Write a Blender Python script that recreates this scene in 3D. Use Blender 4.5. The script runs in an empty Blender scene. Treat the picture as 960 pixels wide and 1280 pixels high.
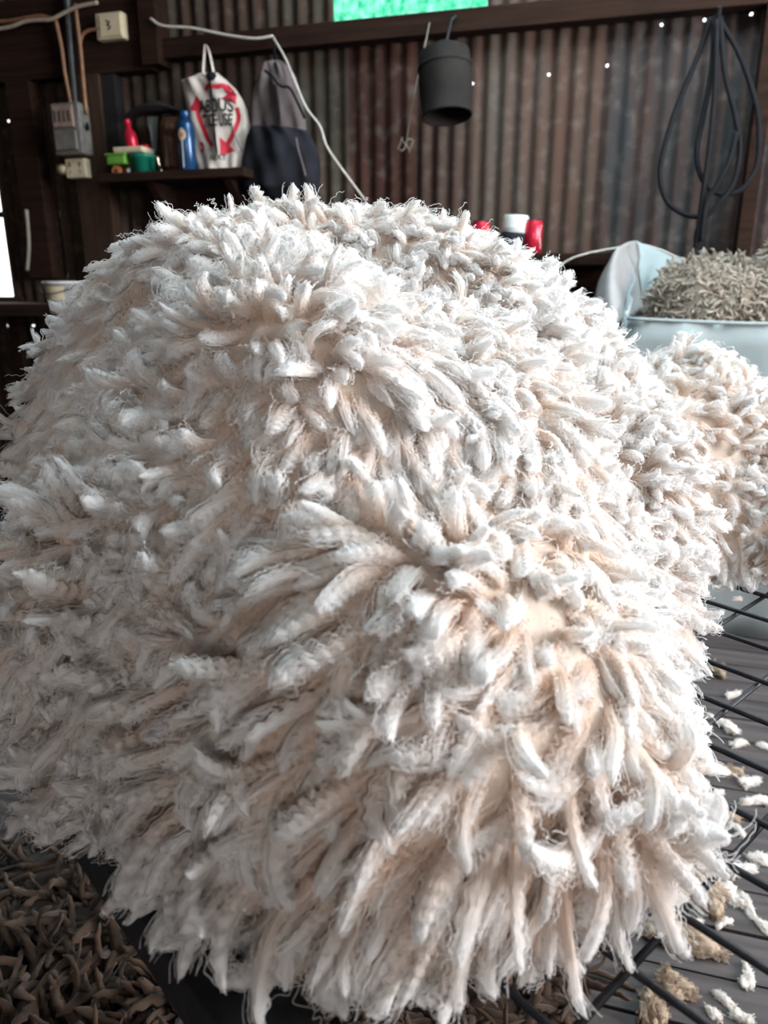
import bpy, math, random
import numpy as np
from mathutils import Vector, Matrix

rng = np.random.default_rng(7)
random.seed(7)
COL = bpy.context.scene.collection
SC = bpy.context.scene
PI = math.pi

# ------------------------------------------------------------------ frame of the place
# z = 0 is the top of the wire table, the floor is at -0.9; camera stands 0.33 above the table
FLOOR = -0.9
CAMH = 0.33
F = 924.0
PITCH = math.radians(17)
WA = math.radians(-16)
U = Vector((math.cos(WA), math.sin(WA), 0))        # along the back wall, to the right
N = Vector((math.sin(WA), -math.cos(WA), 0))       # out of the back wall, into the shed
O = Vector((-2.06, 4.48, 0))


def W(u, v, z):
    p = O + U * u + N * v
    return Vector((p.x, p.y, z))


def ray(px, py):
    a = (px - 480) / F
    b = (640 - py) / F
    return Vector((a, math.cos(PITCH) + b * math.sin(PITCH), -math.sin(PITCH) + b * math.cos(PITCH)))


def wuz(px, py, v=0.0):
    """where a sight line meets the plane standing v metres in front of the back wall -> (u, z)"""
    d = ray(px, py)
    c = Vector((0, 0, CAMH))
    t = ((O + N * v - c).dot(N)) / d.dot(N)
    p = c + d * t
    return (p - O).dot(U), p.z


def hitz(px, py, z):
    d = ray(px, py)
    t = (z - CAMH) / d.z
    return Vector((d.x * t, d.y * t, z))


# ------------------------------------------------------------------ materials
def mat(name):
    m = bpy.data.materials.new(name)
    m.use_nodes = True
    nt = m.node_tree
    nt.nodes.clear()
    out = nt.nodes.new('ShaderNodeOutputMaterial')
    return m, nt, out


def node(nt, typ, **kw):
    n = nt.nodes.new(typ)
    for k, v in kw.items():
        if k.startswith('i_'):
            n.inputs[k[2:].replace('_', ' ')].default_value = v
        else:
            setattr(n, k, v)
    return n


def L(nt, a, b):
    nt.links.new(a, b)


def simple(name, c1, c2=None, rough=0.7, metal=0.0, scale=12.0, bump=0.15, stretch=(1, 1, 1), spec=0.4, trans=0.0, detail=5):
    m, nt, out = mat(name)
    c2 = c2 or tuple(x * 0.7 for x in c1)
    tc = node(nt, 'ShaderNodeTexCoord')
    mp = node(nt, 'ShaderNodeMapping')
    mp.inputs['Scale'].default_value = stretch
    nz = node(nt, 'ShaderNodeTexNoise')
    nz.inputs['Scale'].default_value = scale
    nz.inputs['Detail'].default_value = detail
    nz.inputs['Roughness'].default_value = 0.65
    rp = node(nt, 'ShaderNodeValToRGB')
    rp.color_ramp.elements[0].position = 0.35
    rp.color_ramp.elements[1].position = 0.65
    rp.color_ramp.elements[0].color = (*c2, 1)
    rp.color_ramp.elements[1].color = (*c1, 1)
    b = node(nt, 'ShaderNodeBsdfPrincipled')
    b.inputs['Roughness'].default_value = rough
    b.inputs['Metallic'].default_value = metal
    b.inputs['Specular IOR Level'].default_value = spec
    bp = node(nt, 'ShaderNodeBump')
    bp.inputs['Strength'].default_value = bump
    bp.inputs['Distance'].default_value = 0.01
    L(nt, tc.outputs['Object'], mp.inputs['Vector'])
    L(nt, mp.outputs['Vector'], nz.inputs['Vector'])
    L(nt, nz.outputs['Fac'], rp.inputs['Fac'])
    L(nt, rp.outputs['Color'], b.inputs['Base Color'])
    L(nt, nz.outputs['Fac'], bp.inputs['Height'])
    L(nt, bp.outputs['Normal'], b.inputs['Normal'])
    if trans:
        tr = node(nt, 'ShaderNodeBsdfTranslucent')
        mx = node(nt, 'ShaderNodeMixShader')
        mx.inputs['Fac'].default_value = trans
        L(nt, rp.outputs['Color'], tr.inputs['Color'])
        L(nt, b.outputs['BSDF'], mx.inputs[1])
        L(nt, tr.outputs['BSDF'], mx.inputs[2])
        L(nt, mx.outputs['Shader'], out.inputs['Surface'])
    else:
        L(nt, b.outputs['BSDF'], out.inputs['Surface'])
    return m


def wool_mat(name, root, tip, trans=0.3, spots=None):
    """wool: creamy near the skin end, bleached at the weathered tip (attribute 'along')"""
    m, nt, out = mat(name)
    at = node(nt, 'ShaderNodeAttribute', attribute_name='along')
    tc = node(nt, 'ShaderNodeTexCoord')
    nz = node(nt, 'ShaderNodeTexNoise')
    nz.inputs['Scale'].default_value = 9.0
    nz.inputs['Detail'].default_value = 3
    ad = node(nt, 'ShaderNodeMath', operation='MULTIPLY_ADD')
    ad.inputs[1].default_value = 0.6
    ad.inputs[2].default_value = -0.3
    a2 = node(nt, 'ShaderNodeMath', operation='ADD')
    rp = node(nt, 'ShaderNodeValToRGB')
    e = rp.color_ramp.elements
    e[0].position = 0.1
    e[0].color = (*root, 1)
    e[1].position = 0.85
    e[1].color = (*tip, 1)
    fn = node(nt, 'ShaderNodeTexNoise')
    fn.inputs['Scale'].default_value = 380.0
    fn.inputs['Detail'].default_value = 2
    bp = node(nt, 'ShaderNodeBump')
    bp.inputs['Strength'].default_value = 0.5
    bp.inputs['Distance'].default_value = 0.0015
    b = node(nt, 'ShaderNodeBsdfPrincipled')
    b.inputs['Roughness'].default_value = 0.9
    b.inputs['Specular IOR Level'].default_value = 0.15
    b.inputs['Sheen Weight'].default_value = 0.25
    b.inputs['Sheen Roughness'].default_value = 0.5
    tr = node(nt, 'ShaderNodeBsdfTranslucent')
    mx = node(nt, 'ShaderNodeMixShader')
    mx.inputs['Fac'].default_value = trans
    L(nt, tc.outputs['Object'], nz.inputs['Vector'])
    L(nt, tc.outputs['Object'], fn.inputs['Vector'])
    L(nt, nz.outputs['Fac'], ad.inputs[0])
    L(nt, ad.outputs[0], a2.inputs[0])
    L(nt, at.outputs['Fac'], a2.inputs[1])
    L(nt, a2.outputs[0], rp.inputs['Fac'])
    L(nt, rp.outputs['Color'], b.inputs['Base Color'])
    L(nt, rp.outputs['Color'], tr.inputs['Color'])
    L(nt, fn.outputs['Fac'], bp.inputs['Height'])
    L(nt, bp.outputs['Normal'], b.inputs['Normal'])
    L(nt, b.outputs['BSDF'], mx.inputs[1])
    L(nt, tr.outputs['BSDF'], mx.inputs[2])
    L(nt, mx.outputs['Shader'], out.inputs['Surface'])
    return m


WOOL = wool_mat('white_wool', (0.86, 0.70, 0.58), (0.955, 0.95, 0.945), trans=0.42)
WOOL_DEEP = wool_mat('wool_underlayer', (0.85, 0.73, 0.63), (0.90, 0.80, 0.71))
WOOL_GREY = wool_mat('dirty_wool', (0.27, 0.21, 0.16), (0.50, 0.43, 0.36))
WOOL_BROWN = wool_mat('stained_wool', (0.035, 0.020, 0.013), (0.095, 0.058, 0.038))
WOOL_TAN = wool_mat('tan_wool', (0.40, 0.29, 0.20), (0.60, 0.48, 0.37))


# ------------------------------------------------------------------ object helpers
def tag(o, label=None, cat=None, group=None, kind=None):
    if label:
        o['label'] = label
    if cat:
        o['category'] = cat
    if group:
        o['group'] = group
    if kind:
        o['kind'] = kind
    return o


def empty(name, loc, rz=0.0):
    o = bpy.data.objects.new(name, None)
    o.empty_display_size = 0.05
    COL.objects.link(o)
    o.location = loc
    o.rotation_euler = (0, 0, rz)
    return o


def np_mesh(name, co, quads, m, along=None, smooth=True, parent=None, tris=None):
    me = bpy.data.meshes.new(name)
    nq = 0 if quads is None else len(quads)
    ntr = 0 if tris is None else len(tris)
    me.vertices.add(len(co))
    me.vertices.foreach_set('co', np.asarray(co, dtype=np.float32).ravel())
    nl = nq * 4 + ntr * 3
    me.loops.add(nl)
    parts = []
    if nq:
        parts.append(np.asarray(quads, dtype=np.int32).ravel())
    if ntr:
        parts.append(np.asarray(tris, dtype=np.int32).ravel())
    me.loops.foreach_set('vertex_index', np.concatenate(parts))
    me.polygons.add(nq + ntr)
    ls = np.concatenate([np.arange(nq) * 4, nq * 4 + np.arange(ntr) * 3]).astype(np.int32)
    me.polygons.foreach_set('loop_start', ls)
    me.update(calc_edges=True)
    me.validate()
    if smooth:
        me.polygons.foreach_set('use_smooth', np.ones(nq + ntr, dtype=bool))
    if along is not None:
        a = me.attributes.new('along', 'FLOAT', 'POINT')
        a.data.foreach_set('value', np.asarray(along, dtype=np.float32).ravel())
    me.materials.append(m)
    o = bpy.data.objects.new(name, me)
    COL.objects.link(o)
    o.parent = parent
    return o


class MB:
    """collects shapes and links them as one mesh object"""

    def __init__(s):
        s.v = []
        s.f = []

    def add(s, vs, fs):
        n = len(s.v)
        s.v += [tuple(v) for v in vs]
        s.f += [tuple(i + n for i in f) for f in fs]
        return s

    def box(s, c, d, M=None):
        """centre c, full size d, optional 3x3/4x4 matrix applied about the centre"""
        vs = []
        for x in (-.5, .5):
            for y in (-.5, .5):
                for z in (-.5, .5):
                    p = Vector((x * d[0], y * d[1], z * d[2]))
                    if M is not None:
                        p = M @ p
                    vs.append(p + Vector(c))
        s.add(vs, [(0, 1, 3, 2), (4, 6, 7, 5), (0, 4, 5, 1), (2, 3, 7, 6), (0, 2, 6, 4), (1, 5, 7, 3)])
        return s

    def tube(s, pts, r, n=8, cap=True, ell=1.0):
        pts = [Vector(p) for p in pts]
        k = len(pts)
        rs = r if isinstance(r, (list, tuple)) else [r] * k
        vs = []
        up = None
        for i in range(k):
            t = (pts[min(i + 1, k - 1)] - pts[max(i - 1, 0)]).normalized()
            if up is None:
                up = Vector((0, 0, 1)) if abs(t.z) < .9 else Vector((1, 0, 0))
            a = t.cross(up)
            if a.length < 1e-5:
                a = t.cross(Vector((0.3, 1, 0.2)))
            a.normalize()
            b = a.cross(t).normalized()
            up = b
            for j in range(n):
                w = 2 * PI * j / n
                vs.append(pts[i] + a * (math.cos(w) * rs[i]) + b * (math.sin(w) * rs[i] * ell))
        fs = []
        for i in range(k - 1):
            for j in range(n):
                j2 = (j + 1) % n
                fs.append((i * n + j, i * n + j2, (i + 1) * n + j2, (i + 1) * n + j))
        if cap:
            fs.append(tuple(range(n))[::-1])
            fs.append(tuple((k - 1) * n + j for j in range(n)))
        return s.add(vs, fs)

    def lathe(s, prof, c=(0, 0, 0), n=24, M=None):
        vs = []
        for (r, z) in prof:
            for j in range(n):
                w = 2 * PI * j / n
                p = Vector((r * math.cos(w), r * math.sin(w), z))
                if M is not None:
                    p = M @ p
                vs.append(p + Vector(c))
        fs = []
        k = len(prof)
        for i in range(k - 1):
            for j in range(n):
                j2 = (j + 1) % n
                fs.append((i * n + j, i * n + j2, (i + 1) * n + j2, (i + 1) * n + j))
        if prof[0][0] > 1e-4:
            fs.append(tuple(range(n))[::-1])
        if prof[-1][0] > 1e-4:
            fs.append(tuple((k - 1) * n + j for j in range(n)))
        return s.add(vs, fs)

    def grid(s, P):
        """P[i][j] points"""
        a, b = len(P), len(P[0])
        vs = [p for row in P for p in row]
        fs = [(i * b + j, i * b + j + 1, (i + 1) * b + j + 1, (i + 1) * b + j) for i in range(a - 1) for j in range(b - 1)]
        return s.add(vs, fs)

    def build(s, name, m, parent=None, smooth=False, bevel=0.0, solid=0.0, sub=0):
        me = bpy.data.meshes.new(name)
        me.from_pydata([tuple(v) for v in s.v], [], s.f)
        me.update()
        if smooth:
            for p in me.polygons:
                p.use_smooth = True
        me.materials.append(m)
        o = bpy.data.objects.new(name, me)
        COL.objects.link(o)
        o.parent = parent
        if solid:
            md = o.modifiers.new('solid', 'SOLIDIFY')
            md.thickness = solid
            md.offset = 0
        if sub:
            md = o.modifiers.new('sub', 'SUBSURF')
            md.levels = sub
            md.render_levels = sub
        if bevel:
            md = o.modifiers.new('bevel', 'BEVEL')
            md.width = bevel
            md.segments = 2
            md.limit_method = 'ANGLE'
        return o


RZ = Matrix.Rotation(WA, 3, 'Z')     # boxes aligned with the wall: local x along U, y is -N


def copy_tree(o, parent=None):
    c = o.copy()
    COL.objects.link(c)
    c.parent = parent
    for ch in list(o.children):
        copy_tree(ch, c)
    return c


# ------------------------------------------------------------------ wool
def vnoise(p, freq, seed, octaves=1):
    """cheap smooth vector noise on Nx3 points"""
    r = np.random.default_rng(seed)
    out = np.zeros_like(p)
    amp = 1.0
    for o in range(octaves):
        for k in range(5):
            A = r.normal(size=(3, 3)) * freq
            ph = r.uniform(0, 6.28, 3)
            out += amp * np.sin(p @ A.T + ph) * 0.45
        freq *= 2.1
        amp *= 0.5
    return out


def ell_exit(c, d, ec, er):
    q = (c - ec) / er
    w = d / er
    a = (w * w).sum(1)
    b = (w * q).sum(1)
    cc = (q * q).sum() - 1
    disc = b * b - a * cc
    t = np.where(disc > 0, (-b + np.sqrt(np.maximum(disc, 0))) / a, 0)
    return np.maximum(t, 1e-4)


class Lump:
    """rounded heap: smooth union of ellipsoids, star shaped about c"""

    def __init__(s, c, ells, seed, amp=0.012, floor=0.012, p=10):
        s.c = np.array(c, float)
        s.e = [(np.array(a, float), np.array(b, float)) for a, b in ells]
        s.seed, s.amp, s.floor, s.p = seed, amp, floor, p

    def pts(s, d):
        r = np.zeros(len(d))
        for ec, er in s.e:
            r += ell_exit(s.c, d, ec, er) ** s.p
        r = r ** (1 / s.p)
        P = s.c + d * r[:, None]
        n = vnoise(P, 11.0, s.seed, 2)
        r = r * (1 + 0.0) + n[:, 0] * s.amp * 1.6
        P = s.c + d * r[:, None]
        P[:, 2] = np.maximum(P[:, 2], s.floor)
        return P

    def frame(s, d):
        """points, normals"""
        h = 0.01
        a = np.cross(d, np.array([0.31, 0.52, 0.79]))
        a /= np.linalg.norm(a, axis=1)[:, None]
        b = np.cross(d, a)

        def nn(x):
            return x / np.linalg.norm(x, axis=1)[:, None]
        P = s.pts(d)
        Pa = s.pts(nn(d + a * h)) - s.pts(nn(d - a * h))
        Pb = s.pts(nn(d + b * h)) - s.pts(nn(d - b * h))
        n = np.cross(Pa, Pb)
        A = np.linalg.norm(n, axis=1)
        n = n / np.maximum(A, 1e-12)[:, None]
        flip = (n * d).sum(1) < 0
        n[flip] *= -1
        return P, n, A


def lump_mesh(name, lump, m, parent, nu=120, nv=60):
    th = np.linspace(0, 2 * PI, nu, endpoint=False)
    ph = np.linspace(0.001, PI - 0.001, nv)
    T, Pp = np.meshgrid(th, ph)
    d = np.stack([np.sin(Pp) * np.cos(T), np.sin(Pp) * np.sin(T), np.cos(Pp)], -1).reshape(-1, 3)
    co = lump.pts(d)
    i, j = np.meshgrid(np.arange(nv - 1), np.arange(nu), indexing='ij')
    j2 = (j + 1) % nu
    q = np.stack([i * nu + j, (i + 1) * nu + j, (i + 1) * nu + j2, i * nu + j2], -1).reshape(-1, 4)
    return np_mesh(name, co, q, m, along=np.zeros(len(co)), parent=parent)


def fib_dirs(n, seed):
    r = np.random.default_rng(seed)
    i = np.arange(n) + 0.5
    z = 1 - 2 * i / n
    th = i * PI * (3 - math.sqrt(5))
    s = np.sqrt(1 - z * z)
    d = np.stack([s * np.cos(th), s * np.sin(th), z], -1)
    d += r.normal(size=d.shape) * (0.5 / math.sqrt(n))
    return d / np.linalg.norm(d, axis=1)[:, None]


def lock_lines(P, n, K, length, seed, stand=0.6, fall=1.0, wild=0.5, grav=0.8, curl=0.5, floor=0.006, freq=9.0, bias=None):
    """centre lines of wool locks: array (M, K, 3)"""
    r = np.random.default_rng(seed)
    M = len(P)
    down = np.array([0, 0, -1.0])
    t = down - n * (n @ down)[:, None]
    nz = vnoise(P, freq, seed + 1, 2)
    nt = nz - n * (nz * n).sum(1)[:, None]
    rj = r.normal(size=(M, 3)) * 0.22
    d = n * stand + t * fall + nt * wild + rj
    if bias is not None:
        d += bias
    out_min = (d * n).sum(1)
    d += n * np.maximum(0.25 - out_min, 0)[:, None]
    d /= np.linalg.norm(d, axis=1)[:, None]
    ax = vnoise(P, freq * 1.3, seed + 2) + r.normal(size=(M, 3)) * 0.5
    ax /= np.linalg.norm(ax, axis=1)[:, None]
    C = np.zeros((M, K, 3))
    p = P - n * 0.008
    step = (length / (K - 1))[:, None]
    kcurl = (curl * r.uniform(-0.3, 1.0, M) ** 1.0)[:, None]
    g = (grav * r.uniform(0.5, 1.3, M))[:, None]
    for k in range(K):
        C[:, k] = p
        s = k / (K - 1)
        d = d + (down * g * (0.3 + s) + np.cross(ax, d) * kcurl * (0.5 + 2.2 * s)) * (2.4 / K)
        # keep from diving back into the heap
        inn = (d * n).sum(1)
        d = d + n * np.maximum(0.02 - inn, 0)[:, None] * 0.75
        d /= np.linalg.norm(d, axis=1)[:, None]
        p = p + d * step
        low = p[:, 2] < floor
        p[low, 2] = floor + 0.3 * (p[low, 2] - floor) * 0
    return C


def frames(C):
    T = np.gradient(C, axis=1)
    T /= np.maximum(np.linalg.norm(T, axis=2), 1e-9)[..., None]
    ref = np.zeros_like(T)
    # minimal rotation transport
    M, K, _ = C.shape
    a = np.cross(T[:, 0], np.array([0.37, 0.21, 0.9]))
    a /= np.maximum(np.linalg.norm(a, axis=1), 1e-9)[:, None]
    for k in range(K):
        a = a - T[:, k] * (a * T[:, k]).sum(1)[:, None]
        a /= np.maximum(np.linalg.norm(a, axis=1), 1e-9)[:, None]
        ref[:, k] = a
    B = np.cross(T, ref)
    return T, ref, B


def lock_style(M, seed, crimp=8.5):
    """shared look of each staple: crimp phase and count, roll, tip width, base flare"""
    r = np.random.default_rng(seed)
    return dict(ph=r.uniform(0, 6.28, M), cr=crimp * r.uniform(0.75, 1.3, M), roll=r.uniform(0, 6.28, M),
                tip=r.uniform(0.6, 1.05, M), base=r.uniform(1.1, 1.8, M), amp=r.uniform(0.08, 0.27, M))


def sub(st, idx):
    return {k: v[idx] for k, v in st.items()}


def profile(s, st, ex):
    """width of a staple along its length: flared root, even body, blunt tip"""
    tip = st['tip'].reshape(-1, *([1] * ex))
    base = st['base'].reshape(-1, *([1] * ex))
    p = 1 + (base - 1) * (1 - s) ** 2 - (1 - tip) * s ** 2
    return p * np.sqrt(np.maximum(1 - np.maximum((s - 0.82) / 0.18, 0) ** 2 * 0.85, 0.0))


def roll_frame(A, B, st):
    ca, sa = np.cos(st['roll'])[:, None, None], np.sin(st['roll'])[:, None, None]
    return A * ca + B * sa, -A * sa + B * ca


def lock_tubes(C, rad, st, S=7, flat=0.7, core=0.74):
    """solid crimped cores of the staples; per-lock vertex blocks (M, K*S+1, 3)"""
    M, K, _ = C.shape
    T, A, B = frames(C)
    A2, B2 = roll_frame(A, B, st)
    s = np.linspace(0, 1, K)[None, :]
    w = 2 * PI * st['cr'][:, None] * s + st['ph'][:, None]
    rr = rad[:, None] * core * profile(s, st, 1) * (1 + 0.16 * np.sin(w))
    lat = rad[:, None] * st['amp'][:, None] * np.sin(w) * (0.3 + 0.7 * s)
    Cc = C + A2 * lat[..., None]
    an = 2 * PI * np.arange(S) / S
    lob = 1 + 0.14 * np.sin(3 * an[None, None, :] + s[..., None] * 2.0 + st['ph'][:, None, None])
    V = Cc[:, :, None, :] + (A2[:, :, None, :] * np.cos(an)[None, None, :, None] + B2[:, :, None, :] * (np.sin(an) * flat)[None, None, :, None]) * (rr[:, :, None, None] * lob[..., None])
    V = V + T[:, :, None, :] * (np.sin(an)[None, None, :, None] * (rad * 0.3)[:, None, None, None])
    V = V.reshape(M, K * S, 3)
    tip = (Cc[:, -1] + T[:, -1] * rad[:, None] * 0.15)[:, None, :]
    V = np.concatenate([V, tip], 1)
    al = np.concatenate([np.repeat(np.linspace(0, 1, K), S), [1.0]])
    return V, np.tile(al, (M, 1))


def tube_faces(K, S):
    q = []
    for i in range(K - 1):
        for j in range(S):
            j2 = (j + 1) % S
            q.append((i * S + j, i * S + j2, (i + 1) * S + j2, (i + 1) * S + j))
    t = [((K - 1) * S + j, (K - 1) * S + (j + 1) % S, K * S) for j in range(S)]
    return np.array(q), np.array(t)


def locks_object(name, V, AL, K, S, m, parent):
    M, nv, _ = V.shape
    q, t = tube_faces(K, S)
    off = (np.arange(M) * nv)[:, None, None]
    Q = (q[None] + off).reshape(-1, 4)
    Tt = (t[None] + off).reshape(-1, 3)
    return np_mesh(name, V.reshape(-1, 3), Q, m, along=AL.ravel(), parent=parent, tris=Tt)


def _fibre_points(C, T, A, B, rad, st, per, pts, flat, loose, r):
    M, K, _ = C.shape
    idx = np.linspace(0, K - 1, pts)
    i0 = np.clip(np.floor(idx).astype(int), 0, K - 2)
    fr = (idx - i0)[None, :, None]
    Cs = C[:, i0] * (1 - fr) + C[:, i0 + 1] * fr
    As, Bs, Ts = A[:, i0], B[:, i0], T[:, i0]
    s = np.linspace(0, 1, pts)[None, None, :]
    an = r.uniform(0, 2 * PI, (M, per, 1))
    off = np.sqrt(r.uniform(0.3, 1.15, (M, per, 1)))
    lo = (r.uniform(size=(M, per, 1)) < loose)
    flyv = np.where(lo, np.abs(r.normal(size=(M, per, 1))) * 1.1, r.normal(size=(M, per, 1)) * 0.08)
    an = an + s * r.normal(size=(M, per, 1)) * np.where(lo, 1.4, 0.35)
    w = 2 * PI * st['cr'][:, None, None] * s + st['ph'][:, None, None] + np.sin(an) * 0.7 + r.normal(size=(M, per, 1)) * np.where(lo, 1.5, 0.25)
    R = rad[:, None, None]
    o = R * off * (profile(s, st, 2) * (1 + 0.15 * np.sin(w)) + flyv * s ** 1.5)
    lat = R * st['amp'][:, None, None] * np.sin(w) * (0.3 + 0.7 * s)
    P = Cs[:, None] + As[:, None] * (np.cos(an) * o + lat)[..., None] + Bs[:, None] * (np.sin(an) * o * flat)[..., None]
    P = P + Ts[:, None] * (np.sin(an) * R * 0.3)[..., None]
    P = P + T[:, -1][:, None, None, :] * (R * r.uniform(-0.7, 0.35, (M, per, 1)) * s ** 4)[..., None]
    P[..., 2] = np.maximum(P[..., 2], 0.002)
    return P.astype(np.float32)


def fuzz_object(name, C, rad, st, m, parent, per=60, seed=3, r0=0.00021, pts=28, flat=0.75, loose=0.28):
    """the crimped fibres that make up every staple, as hair curves"""
    r = np.random.default_rng(seed)
    M, K, _ = C.shape
    T, A, B = frames(C)
    A, B = roll_frame(A, B, st)
    if M > 900:      # long lists in slices, to stay light on memory
        blocks = [_fibre_points(C[i:i + 900], T[i:i + 900], A[i:i + 900], B[i:i + 900], rad[i:i + 900], sub(st, slice(i, i + 900)), per, pts, flat, loose, r)
                  for i in range(0, M, 900)]
        P = np.concatenate(blocks)
        del blocks
    else:
        P = _fibre_points(C, T, A, B, rad, st, per, pts, flat, loose, r)
    s = np.linspace(0, 1, pts, dtype=np.float32)[None, None, :]
    nC = M * per
    cu = bpy.data.hair_curves.new(name)
    cu.add_curves([pts] * nC)
    cu.points.foreach_set('position', P.reshape(-1))
    cu.points.foreach_set('radius', np.broadcast_to(r0 * (1 - 0.3 * s), (M, per, pts)).astype(np.float32).ravel())
    a = cu.attributes.new('along', 'FLOAT', 'POINT')
    a.data.foreach_set('value', np.broadcast_to(s, (M, per, pts)).astype(np.float32).ravel())
    cu.materials.append(m)
    o_ = bpy.data.objects.new(name, cu)
    COL.objects.link(o_)
    o_.parent = parent
    return o_


def cam_depth(P):
    """depth and pixel of points"""
    x, y, z = P[:, 0], P[:, 1], P[:, 2] - CAMH
    dep = y * math.cos(PITCH) - z * math.sin(PITCH)
    up = y * math.sin(PITCH) + z * math.cos(PITCH)
    return dep, 480 + F * x / np.maximum(dep, .01), 640 - F * up / np.maximum(dep, .01)


def make_fleece(loc, lump, count, label, seed, K=36, S=7, heroes=100, fuzz=44, **kw):
    root = empty('fleece', loc)
    tag(root, label, 'fleece', None)
    lump_mesh('fleece_body', lump, WOOL_DEEP, root)
    d = fib_dirs(count * 2, seed)
    P, n, A = lump.frame(d)
    r = np.random.default_rng(seed + 5)
    pr = A / np.percentile(A, 90)
    keep = (r.uniform(size=len(A)) < pr) & (P[:, 2] > 0.02)
    camdir = np.array([0, 0, CAMH]) - P
    camdir /= np.linalg.norm(camdir, axis=1)[:, None]
    facing = (camdir * n).sum(1)
    keep &= (facing > -0.45) | (r.uniform(size=len(A)) < 0.45)
    P, n, facing = P[keep], n[keep], facing[keep]
    M = len(P)
    length = r.uniform(0.05, 0.088, M) * kw.get('lenmul', 1.0)
    rad = r.uniform(0.0034, 0.0074, M) * kw.get('radmul', 1.0)
    top = np.clip((n[:, 2] - 0.1) / 0.6, 0, 1)
    length *= 1 - 0.38 * top
    length *= 1 - 0.25 * np.clip((P[:, 0] - 0.05) / 0.12, 0, 1) * (P[:, 2] < 0.2)
    side = 1 - np.abs(n[:, 2])
    bias = np.zeros_like(P)
    C = lock_lines(P, n, K, length, seed + 9, stand=kw.get('stand', 0.75), fall=kw.get('fall', 0.9),
                   wild=kw.get('wild', 0.75), grav=kw.get('grav', 0.45), curl=kw.get('curl', 0.9), bias=bias)
    st = lock_style(M, seed + 11)
    V, AL = lock_tubes(C, rad, st, S=S)
    # the locks that show largest are parts of their own
    dep, px, py = cam_depth(C[:, K * 2 // 3])
    vis = (px > -20) & (px < 980) & (py > -20) & (py < 1300) & (facing > 0.15)
    size = np.where(vis, rad * length / dep ** 2, 0)
    order = np.argsort(-size)
    hero, rest = order[:heroes], order[heroes:]
    for h in hero:
        o = locks_object('wool_lock', V[h:h + 1], AL[h:h + 1], K, S, WOOL, root)
        if fuzz:
            fuzz_object('wool_fibres', C[h:h + 1], rad[h:h + 1], sub(st, [h]), WOOL, o, per=fuzz, seed=seed + 13 + int(h))
    o = locks_object('wool_locks', V[rest], AL[rest], K, S, WOOL, root)
    tag(o, kind='stuff')
    if fuzz:
        seen = (facing > -0.1) & (px > -60) & (px < 1020) & (py > -60) & (py < 1340)
        near = rest[seen[rest]]
        back = rest[~seen[rest]]
        for q, (ids, per) in enumerate(((near, fuzz), (back, 8))):
            if len(ids):
                f = fuzz_object('wool_fibres', C[ids], rad[ids], sub(st, ids), WOOL, root, per=per, seed=seed + 13 + q,
                                r0=0.00023 if q == 0 else 0.0004, pts=26 if q == 0 else 14)
                tag(f, kind='stuff')
    return root, C, rad


main = Lump((-0.08, 0.74, 0.10), [
    ((-0.042, 0.745, 0.02), (0.303, 0.375, 0.33)),
    ((-0.168, 0.82, 0.180), (0.188, 0.19, 0.200)),
    ((-0.24, 0.72, 0.02), (0.13, 0.18, 0.08)),
    ((-0.02, 0.86, 0.155), (0.20, 0.18, 0.245)),
    ((0.08, 0.84, 0.11), (0.20, 0.20, 0.268)),
    ((0.175, 0.78, 0.05), (0.145, 0.16, 0.18)),
    ((0.01, 0.445, 0.04), (0.14, 0.15, 0.15)),
    ((0.035, 0.485, 0.03), (0.10, 0.15, 0.13)),
], 21)
second = Lump((0.42, 1.04, 0.06), [
    ((0.40, 1.06, 0.0), (0.23, 0.27, 0.225)),
    ((0.53, 0.95, 0.0), (0.15, 0.18, 0.14)),
], 33)
make_fleece((0, 0, 0), main, 8800, 'large heaped white sheep fleece with crimped curly locks in the foreground', 101)
make_fleece((0, 0, 0), second, 2200, 'white fleece heap at the right, partly behind the big fleece', 202, heroes=40, fuzz=30)
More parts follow.
